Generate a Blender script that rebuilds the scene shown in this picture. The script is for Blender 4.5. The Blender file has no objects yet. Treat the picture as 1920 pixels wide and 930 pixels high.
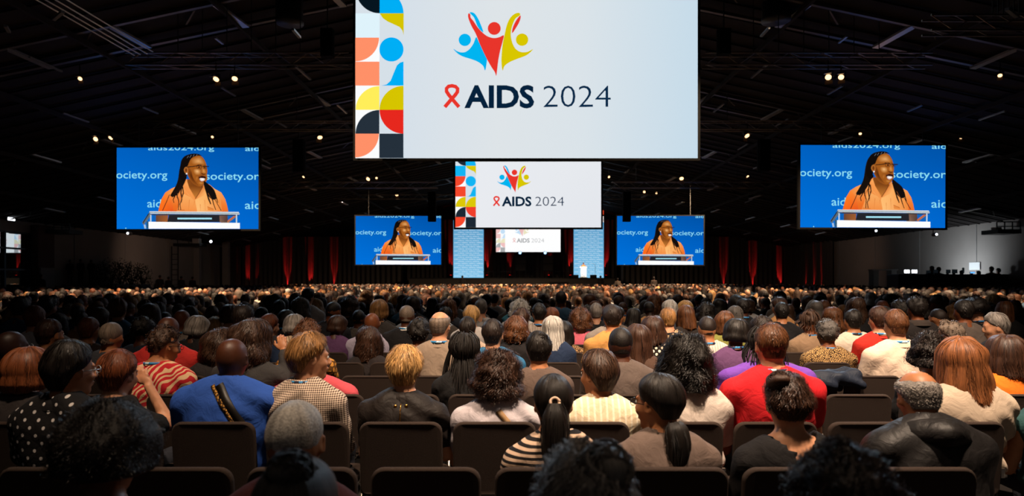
import bpy, bmesh, math, random
import numpy as np
from mathutils import Vector, Matrix, Euler
PI = math.pi
def R(a): return math.radians(a) if isinstance(a, (int, float)) else np.radians(a)
rnd = random.Random(7)
scene = bpy.context.scene
COL = scene.collection

# ---------------------------------------------------------------- camera, world, lights, exposure
F, CX, HY, EYE = 1240.0, 960.0, 527.0, 1.65          # focal length in px, principal column, horizon row, eye height
cam_data = bpy.data.cameras.new('camera')
cam_data.sensor_width = 36.0
cam_data.lens = F / 1920 * 36
cam_data.shift_y = (HY - 465) / 1920
cam_data.clip_end = 400
cam_data.dof.use_dof = True
cam_data.dof.focus_distance = 6.0
cam_data.dof.aperture_fstop = 2.6
cam = bpy.data.objects.new('camera', cam_data)
COL.objects.link(cam)
cam.location = (0, 0, EYE)
cam.rotation_euler = (PI / 2, 0, 0)
scene.camera = cam

world = bpy.data.worlds.new('world')
scene.world = world
world.use_nodes = True
world.node_tree.nodes['Background'].inputs[0].default_value = (0.6, 0.75, 1, 1)
world.node_tree.nodes['Background'].inputs[1].default_value = 0.0

vs = scene.view_settings
vs.view_transform = 'Standard'
vs.look = 'None'
vs.exposure = 0.0
vs.gamma = 1.0
vs.use_curve_mapping = False

WARM = (1.0, 0.70, 0.42)
def spot(name, loc, aim, power, angle, col=WARM, blend=0.7, size=0.15):
    l = bpy.data.lights.new(name, 'SPOT')
    l.energy = power; l.spot_size = R(angle); l.spot_blend = blend; l.color = col; l.shadow_soft_size = size
    o = bpy.data.objects.new(name, l); COL.objects.link(o)
    o.location = loc
    o.rotation_euler = (Vector(aim) - Vector(loc)).to_track_quat('-Z', 'Y').to_euler()
    return o
# overhead house spots above the near rows
spot('house_spot', (1.9, 2.2, 8.6), (2.1, 5.0, 1.0), 6600, 62, (1, .76, .56), 1.0, .25)
spot('house_spot', (-1.6, 2.1, 8.6), (-.7, 5.0, 1.0), 2900, 54, (1, .74, .52), 1.0, .25)
spot('house_spot', (4.6, 3.1, 8.6), (4.3, 6.4, 1.0), 3200, 58, (1, .76, .56), 1.0, .25)
spot('house_spot', (1.2, 10.0, 8.8), (1.2, 8.8, 1.0), 1100, 66, (1, .80, .62), 1.0, .2)
# added cool lamps at the front, strengthening the screens' rim on heads and shoulders
spot('added_rim_spot', (-8.2, 18.2, 8.4), (0.5, 4.6, 1.1), 1300, 34, (.62, .82, 1.0), 1.0, .3)
spot('added_rim_spot', (8.2, 18.2, 8.4), (2.2, 4.6, 1.1), 2300, 38, (.68, .84, 1.0), 1.0, .3)
spot('added_rear_fill', (0.5, -2.4, 6.5), (0.8, 6.0, .8), 42, 90, (1, .80, .62), 1.0, .5)  # added weak fill from behind the camera, lifts the chair backs
# far part of the audience, from the trusses
for fx, fy, tx, ty, pw in ((-13, 17, -12, 20, 1300), (-7.5, 17.5, -4, 20, 1300), (7.5, 17.5, 4, 20, 1300), (13, 17, 12.5, 20, 1400), (-11, 24, -12, 27, 2000), (0, 23.5, 0, 27, 2000), (11, 24, 12, 27, 2000),
                           (-19, 31, -18, 34, 3000), (-6, 31, -6, 35, 3000), (6, 31, 6, 35, 3000), (19, 31, 18, 34, 3000),
                           (-20, 43, -20, 46, 3500), (-14.5, 43.6, -9, 49, 3500), (0, 49, 0, 52, 3500), (14.5, 43.6, 9, 49, 3500), (20, 43, 20, 46, 3500),
                           (-15, 58.5, -15, 61, 3500), (0, 58.5, 0, 61, 3000), (15, 58.5, 15, 61, 3500)):
    spot('truss_spot', (fx, fy, 8.6 if fy < 20 or fy > 22 else 8.0), (tx, ty, 1.0), pw * 5.2, 84, (1, .68, .42), .8, .25)
# cool wash on the right wall, warm bounce on the left wall, stage key light
spot('wall_wash', (27.6, 43.8, 1.7), (30.7, 44.6, 3.2), 700, 140, (.84, .92, 1.0), 1.0, .3)
spot('wall_wash', (-25, 50, 4.6), (-30.6, 60, 2.6), 260, 120, (1, .62, .45), 1.0, .3)
spot('wall_wash', (24, 54, 4.6), (30.6, 62, 2.6), 170, 120, (1, .62, .45), 1.0, .3)
spot('stage_key', (6, 60, 8.2), (8.0, 73.4, 3.0), 24000, 8, (1, .9, .78), .5, .2)
spot('stage_wash', (0, 60, 8.0), (0, 76, 3.0), 60, 40, (.6, .75, 1), 1.0, .3)

# ---------------------------------------------------------------- helpers
def P(px, py, d):
    """real place seen at pixel (px, py) of the 1920x930 photograph, d metres down the hall"""
    return Vector(((px - CX) / F * d, d, EYE - (py - HY) / F * d))
def lin(c):
    if isinstance(c, str):
        c = tuple(int(c[i:i + 2], 16) / 255 for i in (0, 2, 4))
    return tuple(x / 12.92 if x <= .04045 else ((x + .055) / 1.055) ** 2.4 for x in c)

MATS = {}
def newmat(name):
    m = bpy.data.materials.new(name); m.use_nodes = True
    return m, m.node_tree, m.node_tree.nodes['Principled BSDF']
def mat(name, col, rough=.8, metal=0.0, spec=.3, bump=0.0, scale=60.0, var=0.0, emit=0.0):
    key = name
    if key in MATS: return MATS[key]
    m, nt, b = newmat(name)
    c = lin(col)
    b.inputs['Base Color'].default_value = (*c, 1)
    b.inputs['Roughness'].default_value = rough
    b.inputs['Metallic'].default_value = metal
    b.inputs['Specular IOR Level'].default_value = spec
    if emit:
        b.inputs['Emission Color'].default_value = (*c, 1)
        b.inputs['Emission Strength'].default_value = emit
    if bump or var:
        tc = nt.nodes.new('ShaderNodeTexCoord')
        n = nt.nodes.new('ShaderNodeTexNoise'); n.inputs['Scale'].default_value = scale; n.inputs['Detail'].default_value = 4
        nt.links.new(tc.outputs['Object'], n.inputs['Vector'])
        if bump:
            bp = nt.nodes.new('ShaderNodeBump'); bp.inputs['Strength'].default_value = bump; bp.inputs['Distance'].default_value = .01
            nt.links.new(n.outputs['Fac'], bp.inputs['Height']); nt.links.new(bp.outputs['Normal'], b.inputs['Normal'])
        if var:
            mx = nt.nodes.new('ShaderNodeMix'); mx.data_type = 'RGBA'
            mx.inputs[6].default_value = (*[x * (1 - var) for x in c], 1); mx.inputs[7].default_value = (*[min(1, x * (1 + var)) for x in c], 1)
            nt.links.new(n.outputs['Fac'], mx.inputs[0]); nt.links.new(mx.outputs[2], b.inputs['Base Color'])
    MATS[key] = m
    return m
def link(nt, a, b): nt.links.new(a, b)

def mesh_from(name, V, Fc, smooth=True):
    me = bpy.data.meshes.new(name)
    V = np.asarray(V, dtype=np.float32)
    if isinstance(Fc, np.ndarray) and Fc.ndim == 2:
        n, k = Fc.shape
        me.vertices.add(len(V)); me.vertices.foreach_set('co', V.ravel())
        me.loops.add(n * k); me.loops.foreach_set('vertex_index', Fc.astype(np.int32).ravel())
        me.polygons.add(n); me.polygons.foreach_set('loop_start', (np.arange(n) * k).astype(np.int32))
        try: me.polygons.foreach_set('loop_total', np.full(n, k, np.int32))
        except Exception: pass
        me.update(calc_edges=True); me.validate()
    else:
        me.from_pydata([tuple(v) for v in V], [], [tuple(int(i) for i in f) for f in Fc])
        me.update()
    if smooth:
        me.polygons.foreach_set('use_smooth', np.ones(len(me.polygons), bool))
    return me
def put(name, me, m=None, parent=None, loc=None, rot=None):
    o = bpy.data.objects.new(name, me); COL.objects.link(o)
    if m is not None:
        if len(me.materials) == 0: me.materials.append(m)
        elif me.materials[0] != m:
            o.material_slots[0].link = 'OBJECT'; o.material_slots[0].material = m
    if parent is not None: o.parent = parent
    if loc is not None: o.location = loc
    if rot is not None: o.rotation_euler = rot
    return o
def thing(name, label, cat, loc=(0, 0, 0), rz=0, group=None):
    o = bpy.data.objects.new(name, None); COL.objects.link(o)
    o.empty_display_size = .1
    o.location = loc; o.rotation_euler = (0, 0, rz)
    o['label'] = label; o['category'] = cat
    if group: o['group'] = group
    return o
def tag(o, label, cat, group=None):
    o['label'] = label; o['category'] = cat
    if group: o['group'] = group
    return o
def struct(o):
    o['kind'] = 'structure'; return o

class MB:
    """collects simple shapes into one mesh"""
    def __init__(s): s.V = []; s.F = []
    def add(s, V, Fc):
        n = len(s.V); s.V += [tuple(v) for v in V]; s.F += [tuple(i + n for i in f) for f in Fc]; return s
    def box(s, c, size, rot=None):
        hx, hy, hz = size[0] / 2, size[1] / 2, size[2] / 2
        V = [Vector((x, y, z)) for x in (-hx, hx) for y in (-hy, hy) for z in (-hz, hz)]
        if rot is not None: V = [rot @ v for v in V]
        V = [v + Vector(c) for v in V]
        return s.add(V, [(0, 1, 3, 2), (4, 6, 7, 5), (0, 4, 5, 1), (2, 3, 7, 6), (0, 2, 6, 4), (1, 5, 7, 3)])
    def bar(s, a, b, w, h=None, n=4):
        """bar from a to b, n-sided"""
        a, b = Vector(a), Vector(b); h = h or w
        q = (b - a).to_track_quat('Z', 'Y').to_matrix()
        ph = PI / 4 if n == 4 else 0
        k = math.sqrt(2) if n == 4 else 1
        ring = [q @ Vector((math.cos(2 * PI * i / n + ph) * w / 2 * k, math.sin(2 * PI * i / n + ph) * h / 2 * k, 0)) for i in range(n)]
        V = [a + r for r in ring] + [b + r for r in ring]
        return s.add(V, [(i, (i + 1) % n, n + (i + 1) % n, n + i) for i in range(n)] + [tuple(range(n))[::-1], tuple(range(n, 2 * n))])
    def lathe(s, prof, n=16, M=None):
        V = []; Fc = []
        for r, z in prof:
            for i in range(n):
                v = Vector((r * math.cos(2 * PI * i / n), r * math.sin(2 * PI * i / n), z)); V.append(M @ v if M else v)
        for j in range(len(prof) - 1):
            for i in range(n):
                Fc.append((j * n + i, j * n + (i + 1) % n, (j + 1) * n + (i + 1) % n, (j + 1) * n + i))
        Fc.append(tuple(range(n))[::-1]); Fc.append(tuple(range((len(prof) - 1) * n, len(prof) * n)))
        return s.add(V, Fc)
    def tube(s, pts, r, n=6):
        pts = [Vector(p) for p in pts]; rs = r if isinstance(r, (list, tuple)) else [r] * len(pts)
        V = []; Fc = []
        for j, p in enumerate(pts):
            t = (pts[min(j + 1, len(pts) - 1)] - pts[max(j - 1, 0)]).normalized()
            a = t.cross(Vector((0.3, 0.1, 1))).normalized() if abs(t.z) < .95 else t.cross(Vector((0, 1, 0))).normalized()
            b = t.cross(a)
            for i in range(n):
                an = 2 * PI * i / n; V.append(p + (a * math.cos(an) + b * math.sin(an)) * rs[j])
        for j in range(len(pts) - 1):
            for i in range(n): Fc.append((j * n + i, j * n + (i + 1) % n, (j + 1) * n + (i + 1) % n, (j + 1) * n + i))
        Fc.append(tuple(range(n))[::-1]); Fc.append(tuple(range((len(pts) - 1) * n, len(pts) * n)))
        return s.add(V, Fc)
    def mesh(s, name, smooth=False):
        me = bpy.data.meshes.new(name); me.from_pydata([tuple(v) for v in s.V], [], s.F); me.update()
        if smooth: me.polygons.foreach_set('use_smooth', np.ones(len(me.polygons), bool))
        return me
    def build(s, name, m, parent=None, smooth=False, loc=None, rot=None):
        return put(name, s.mesh(name, smooth), m, parent, loc, rot)

# ---------------------------------------------------------------- implicit surfaces
def axis(lo, hi, coarse, fines=()):
    out = [lo]
    while out[-1] < hi:
        s = coarse
        for a, b, st in fines:
            if a <= out[-1] < b: s = min(s, st)
        out.append(out[-1] + s)
    return np.array(out)
class Sdf:
    def __init__(s, xs, ys, zs):
        s.x, s.y, s.z = xs, ys, zs
        s.F = np.full((len(xs), len(ys), len(zs)), .3)
    def _sl(s, c, r):
        out = []
        for ax, ci in zip((s.x, s.y, s.z), c):
            i = max(0, np.searchsorted(ax, ci - r) - 1); j = min(len(ax), np.searchsorted(ax, ci + r) + 1)
            out.append(slice(i, max(j, i + 1)))
        return tuple(out)
    def _pts(s, sl):
        return np.stack(np.meshgrid(s.x[sl[0]], s.y[sl[1]], s.z[sl[2]], indexing='ij'), -1)
    def _comb(s, sl, d, k, sub):
        f = s.F[sl]
        if sub:
            h = np.clip(.5 - .5 * (f + d) / k, 0, 1); s.F[sl] = f + (-d - f) * h + k * h * (1 - h)
        else:
            h = np.clip(.5 + .5 * (f - d) / k, 0, 1); s.F[sl] = f + (d - f) * h - k * h * (1 - h)
    def ell(s, c, r, k=.02, M=None, sub=False, infl=0.0):
        """ellipsoid; M: 4x4 from its own frame to the person frame"""
        r = np.array(r, float) + infl
        M = Matrix() if M is None else M
        cw = M @ Vector(c)
        sl = s._sl(cw, max(r) + .06 + k)
        p = s._pts(sl)
        Mi = np.array(M.inverted())
        q = p @ Mi[:3, :3].T + Mi[:3, 3] - np.array(c)
        k0 = np.linalg.norm(q / r, axis=-1); k1 = np.linalg.norm(q / r ** 2, axis=-1) + 1e-9
        s._comb(sl, k0 * (k0 - 1) / k1, k, sub)
    def cap(s, a, b, ra, rb, k=.02, M=None, sub=False, infl=0.0):
        if M is not None: a, b = M @ Vector(a), M @ Vector(b)
        a, b = np.array(a, float), np.array(b, float); ra += infl; rb += infl
        c = (a + b) / 2; ext = np.linalg.norm(b - a) / 2 + max(ra, rb) + .06 + k
        sl = s._sl(c, ext); p = s._pts(sl)
        ab = b - a; t = np.clip(((p - a) @ ab) / (ab @ ab + 1e-12), 0, 1)
        d = np.linalg.norm(p - a - t[..., None] * ab, axis=-1) - (ra + (rb - ra) * t)
        s._comb(sl, d, k, sub)
    def noise(s, fn, zmin=-9):
        p = s._pts((slice(None),) * 3)
        near = np.abs(s.F) < .05
        v = fn(p[near]); s.F[near] += v
    def mesh(s, name):
        Fg, xs, ys, zs = s.F, s.x, s.y, s.z
        Fg[0] = Fg[-1] = .1; Fg[:, 0] = Fg[:, -1] = .1; Fg[:, :, 0] = Fg[:, :, -1] = .1
        nx, ny, nz = Fg.shape
        cnt = np.zeros(nx * ny * nz); sx = np.zeros((nx * ny * nz, 3)); quads = []
        ax = (xs, ys, zs)
        cid = lambda i, j, k: (i * ny + j) * nz + k
        for d in range(3):
            sl0 = [slice(None)] * 3; sl1 = [slice(None)] * 3
            sl0[d] = slice(0, -1); sl1[d] = slice(1, None)
            A, B = Fg[tuple(sl0)], Fg[tuple(sl1)]
            idx = np.array(np.nonzero((A < 0) != (B < 0)))
            if idx.size == 0: continue
            a = A[tuple(idx)]; b = B[tuple(idx)]; t = a / (a - b)
            pos = np.stack([ax[e][idx[e]] for e in range(3)], -1).astype(float)
            pos[:, d] += t * (ax[d][idx[d] + 1] - ax[d][idx[d]])
            e1, e2 = (d + 1) % 3, (d + 2) % 3
            cells = []
            for o1, o2 in ((-1, -1), (0, -1), (0, 0), (-1, 0)):
                q = idx.copy(); q[e1] += o1; q[e2] += o2
                c = cid(*q); cells.append(c)
                np.add.at(cnt, c, 1); np.add.at(sx, c, pos)
            Q = np.stack(cells, -1)
            fl = a > 0
            Q[fl] = Q[fl][:, ::-1]
            quads.append(Q)
        Q = np.concatenate(quads)
        used = np.unique(Q); remap = np.zeros(nx * ny * nz, np.int64); remap[used] = np.arange(len(used))
        V = sx[used] / cnt[used][:, None]
        return mesh_from(name, V, remap[Q])

def fbm(p, seed, freq, octaves=2, n=5):
    g = np.random.RandomState(seed); out = 0; a = 1.0
    for o in range(octaves):
        k = g.normal(size=(n, 3)); k /= np.linalg.norm(k, axis=1)[:, None]
        k *= freq * (2.03 ** o) * g.uniform(.7, 1.4, (n, 1)); ph = g.uniform(0, 6.28, n)
        out = out + a * np.sin(p @ k.T + ph).sum(-1) / math.sqrt(n); a *= .5
    return out
# ================================================================ THE HALL
W_, L_END, Z_EAVE, Z_PEAK = 30.7, 77.5, 5.35, 12.0
SL = (Z_PEAK - Z_EAVE) / W_
def roof_z(x): return Z_PEAK - SL * abs(x)
m_floor = mat('dark_carpet', '2A2624', rough=.95, bump=.2, scale=80, var=.3)
m_wall = mat('grey_wall_paint', '8C8782', rough=.9, var=.12, scale=.7)
m_roof = mat('dark_roof_deck', '231F1E', rough=.9, var=.3, scale=3)
m_strut = mat('strut_with_painted_light', 'B4BAC0', rough=.35, metal=.5)  # paler bluish steel: light falling on the struts is put into their colour
m_steel = mat('painted_steel', '504E4E', rough=.42, spec=.5, var=.15, scale=5)
m_alu = mat('truss_aluminium', '8F8880', rough=.4, metal=.85)
m_black = mat('black_plastic', '141414', rough=.5)
m_duct = mat('grey_duct', '3C4248', rough=.5, metal=.3)
m_conc = mat('pale_concrete', '8E8C8A', rough=.85, var=.15, scale=2)

f = struct(MB().box((0, 38, -.1), (2 * W_ + 1, 90, .2)).build('floor', m_floor))
# side walls with panel joints standing proud
def side_wall(name, sx, y0, y1):
    w = struct(MB().box((sx * (W_ + .15), (y0 + y1) / 2, 3.0), (.3, y1 - y0, 6.2)).build(name, m_wall))
    y = y0 + 4
    while y < y1 - 1:
        MB().box((sx * (W_ - .01), y, 2.9), (.05, .06, 5.2)).build('joint_strip', m_conc, w); y += 6.1
    return w
wl = side_wall('wall_left', -1, 42.4, 77.5)
MB().box((-(W_ + .15), 15, 3.0), (.3, 36, 6.2)).build('wall_panel', m_wall, wl)
MB().box((-(W_ + .15), 37.7, 5.15), (.3, 9.4, .9)).build('lintel_panel', m_conc, wl)
wr = side_wall('wall_right', 1, -3, 77.5)
struct(MB().box((0, -3.2, 6), (2 * W_ + 1, .3, 12.4)).build('wall_back', m_wall))
fb = struct(MB().box((0, L_END + .2, 6), (2 * W_ + 1, .3, 12.4)).build('wall_front', mat('black_backdrop_wall', '151414', rough=.95)))
ce = struct(MB().add([(-W_ - .3, -3, Z_EAVE), (0, -3, Z_PEAK), (W_ + .3, -3, Z_EAVE), (W_ + .3, 78, Z_EAVE), (0, 78, Z_PEAK), (-W_ - .3, 78, Z_EAVE),
                      (-W_ - .3, -3, Z_EAVE + .2), (0, -3, Z_PEAK + .2), (W_ + .3, -3, Z_EAVE + .2), (W_ + .3, 78, Z_EAVE + .2), (0, 78, Z_PEAK + .2), (-W_ - .3, 78, Z_EAVE + .2)],
                     [(0, 1, 4, 5), (1, 2, 3, 4), (6, 11, 10, 7), (7, 10, 9, 8), (0, 6, 7, 1), (1, 7, 8, 2), (3, 9, 10, 4), (4, 10, 11, 5)]).build('ceiling', m_roof))
# corrugated deck ribs and purlins on the underside
rb = MB()
for sx in (-1, 1):
    for i in range(1, 76):
        x0, x1 = sx * .3, sx * 30.4; y = 2 + i
        rb.bar((x0, y, roof_z(x0) - .04), (x1, y, roof_z(x1) - .04), .10, .06)
o = rb.build('deck_rib', m_roof, ce); o['kind'] = 'stuff'
for sx in (-1, 1):
    for x in (4.5, 8.8, 13.1, 17.4, 21.7, 26.0):
        MB().bar((sx * x, 2, roof_z(x) - .2), (sx * x, 77, roof_z(x) - .2), .10, .16).build('purlin', m_roof, ce)

# pitched lattice roof girders: two parallel chords per slope, flat diagonal struts between, hangers up to the deck
gl = {0: 'nearest', 1: 'second', 2: 'third', 3: 'fourth', 4: 'fifth', 5: 'sixth'}
def zc(x): return 11.72 - .212 * abs(x) - .02
for gi, gy in enumerate((21.4, 31.0, 40.6, 50.2, 59.8, 69.4)):
    t = thing('roof_girder', gl[gi] + ' pitched steel lattice girder under the dark roof', 'girder', (0, gy, 0))
    for sx in (-1, 1):
        MB().bar((0, 0, zc(0)), (sx * 30.3, 0, zc(30.3) + .25), .14, .10).build('chord', m_steel, t)
        MB().bar((0, -1.5, zc(0) - .05 + .28), (sx * 29.5, -1.5, zc(29.5) + .18), .12, .10).build('chord', m_steel, t)
        for k in range(9):
            x = 2.3 + 3.15 * k
            MB().bar((sx * (x + .35), -1.5, zc(x + .35) + .2), (sx * x, 0, zc(x)), .24, .07).build('strut', m_strut, t)
            MB().bar((sx * (x + .9), -1.45, zc(x) + .1), (sx * (x + 1.6), -.7, min(roof_z(x + 1.6) - .1, zc(x) + .9)), .05).build('hanger', m_steel, t)

# horizontal lighting trusses
def truss(y, z, x0, x1, label, pieces=True, s=.36):
    t = thing('lighting_truss', label, 'truss', (0, y, z))
    for dy in (-s / 2, s / 2):
        for dz in (-s / 2, s / 2):
            MB().bar((x0, dy, dz), (x1, dy, dz), .05, n=6).build('chord', m_alu, t)
    n = int((x1 - x0) / .5); mb = MB(); protos = []
    for up in (1, -1):
        protos.append(MB().bar((0, -s / 2, -s / 2 * up), (.5, -s / 2, s / 2 * up), .022, n=5).mesh('brace'))
    for i in range(n):
        xa = x0 + i * .5
        if pieces:
            put('brace', protos[i % 2], m_alu, t, (xa, 0, 0))
        else:
            mb.bar((xa, -s / 2, -s / 2 * (1 if i % 2 else -1)), (xa + .5, -s / 2, s / 2 * (1 if i % 2 else -1)), .02, n=4)
        mb.bar((xa, -s / 2, s / 2 * (1 if i % 2 else -1)), (xa + .5, s / 2, s / 2 * (1 if i % 2 else -1)), .02, n=4)
    q = mb.build('lacing', m_alu, t); q['kind'] = 'stuff'
    for xx in np.linspace(x0 + 1.5, x1 - 1.5, 6):
        MB().bar((xx, 0, s / 2), (xx, 0, max(.4, roof_z(xx) - z - .1)), .02).build('hanging_chain', m_black, t)
    return t
truss(20.0, 8.32, -11.6, -4.9, 'left half of the near aluminium truss level with the largest screen')
truss(20.0, 8.32, 5.8, 12.6, 'right half of the near aluminium truss level with the largest screen')
truss(28.6, 8.35, -17, 17, 'second aluminium lighting truss behind the largest screen', False)
truss(41.0, 7.6, -17, -4.6, 'third aluminium truss left of the middle screen', False)
truss(41.0, 7.6, 6.2, 17, 'third aluminium truss right of the middle screen', False)
truss(57.0, 8.9, -19, 19, 'far aluminium lighting truss in front of the stage', False)
tr = truss(15.0, 7.4, 9.4, 13.0, 'short aluminium truss hanging at the upper right', False, .34); tr.location = (0, 15.0, 7.45)

# long tubes hanging along the hall at the upper left
for i, (dx, dz) in enumerate(((0, 0), (.17, .02), (.36, .04), (.52, .10))):
    MBt = MB().bar((-10.75 + dx, 14.6, 8.0 + dz), (-10.62 + dx, 18.6, 8.0 + dz), .035, n=6)
    o = MBt.build('ceiling_conduit', mat('pale_conduit', 'D0D8DE', rough=.3, metal=.3)); tag(o, 'thin pale conduit under the roof at upper left, ' + ('lowest left of the four', 'second of the four from the left', 'third of the four from the left', 'rightmost of the four')[i], 'pipe', 'conduits at the upper left')
# strip light fittings, unlit, along the hall
m_strip = mat('strip_fitting', '8E949A', rough=.3, metal=.3)
STR = [(555, 125, 582, 149, 20), (415, 164, 441, 180, 26), (268, 201, 296, 213, 30), (632, 196, 650, 212, 24), (513, 225, 537, 239, 33), (118, 212, 166, 229, 26), (549, 55, 562, 70, 16),
       (10, 48, 17, 60, 15), (100, 37, 118, 22, 14), (55, 107, 116, 134, 20), (404, 71, 418, 82, 20),
       (1427, 68, 1442, 52, 18), (1409, 146, 1440, 120, 22), (1338, 210, 1358, 194, 27), (1552, 177, 1579, 161, 26), (1573, 80, 1588, 68, 21), (1454, 237, 1478, 223, 32), (1702, 209, 1729, 197, 28), (1836, 225, 1885, 208, 25),
       (1572, 266, 1600, 256, 36), (1888, 17, 1906, 31, 13), (1384, 281, 1402, 270, 40), (1484, 305, 1500, 299, 38), (490, 298, 506, 307, 38), (1397, 380, 1411, 374, 52), (1475, 390, 1497, 384, 46)]
for i, (xa, ya, xb, yb, d) in enumerate(sorted(STR)):
    a = P(xa, ya, d); b = P(xb, yb, d)
    # run along the hall: keep the first end, push the second deeper so that the fitting is level
    dz0, dz1 = EYE - (ya - HY) / F * d, 0
    d2 = d * (HY - ya) / (HY - yb) if yb > ya else d
    if yb > ya: b = P(xb, yb, d2)
    else:
        d2 = d * (HY - yb) / (HY - ya); a = P(xa, ya, d2); b = P(xb, yb, d)
    if (a - b).length > 7: b = a + (b - a).normalized() * 4
    kk = 1.0; E_ = Vector((0, 0, EYE)); a0_, b0_ = a.copy(), b.copy()
    while kk > .4 and (a.z > roof_z(a.x) - .3 or b.z > roof_z(b.x) - .3):
        kk *= .97; a = E_ + (a0_ - E_) * kk; b = E_ + (b0_ - E_) * kk
    o = MB().bar(a, b, .07, .05).build('strip_light', m_strip); tag(o, 'unlit pale strip light under the dark roof, %s of them from the left' % ('first second third fourth fifth sixth seventh eighth ninth tenth eleventh twelfth thirteenth fourteenth fifteenth sixteenth seventeenth eighteenth nineteenth twentieth twenty-first twenty-second twenty-third twenty-fourth twenty-fifth twenty-sixth twenty-seventh'.split()[i]), 'light fitting', 'unlit strip lights under the roof')

# vertical grey duct drums near the top
for px, yb, d, r, lab in ((543, 45, 20.6, .40, 'round grey duct outlet hanging from the roof left of the largest screen'), (1455, 40, 20.6, .42, 'round grey duct outlet hanging from the roof right of the largest screen')):
    p = P(px, yb, d)
    o = MB().lathe([(r * 1.05, 0), (r * 1.05, .1), (r, .14), (r, 2.0)], 20).build('duct_outlet', m_duct, None, True, p); tag(o, lab, 'duct')

# black hanging loudspeaker arrays
m_array = mat('matt_black_cabinet', '060606', rough=.9, spec=.1)
def line_array(px, y0, y1, w, d, label):
    a = P(px, y0, d); b = P(px, y1, d); n = max(4, int(abs(a.z - b.z) / .32)); wid = w / F * d
    t = thing('loudspeaker_array', label, 'loudspeaker', (a.x, a.y, b.z)); H_ = a.z - b.z
    for i in range(n):
        z = H_ * (i + .5) / n; tilt = Matrix.Rotation(R(-2 * (n - i)), 4, 'X')
        mb = MB().box((0, .0, z), (wid, wid * .75, H_ / n * .93), None).box((0, -wid * .38, z), (wid * .86, .03, H_ / n * .7))
        mb.build('speaker_box', m_array, t)
    for s_ in (-1, 1):
        MB().box((s_ * wid * .52, .0, H_ / 2), (.03, .12, H_ * .96)).build('side_rigging', m_array, t)
    MB().bar((0, 0, H_), (0, 0, roof_z(a.x) - b.z - .1), .03).build('hanging_chain', m_black, t)
line_array(561, 262, 323, 20, 33, 'black hanging loudspeaker array between left blue screen and largest screen')
line_array(1432, 262, 321, 20, 33, 'black hanging loudspeaker array between largest screen and right blue screen')
line_array(1357, 55, 103, 22, 19.2, 'black hanging loudspeaker array beside upper right edge of the largest screen')
line_array(614, 55, 108, 22, 19.2, 'black hanging loudspeaker array beside upper left edge of the largest screen')
line_array(810, 360, 416, 14, 44, 'black hanging loudspeaker array in front of the far left blue screen')
line_array(1175, 360, 416, 14, 44, 'black hanging loudspeaker array in front of the far right blue screen')

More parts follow.
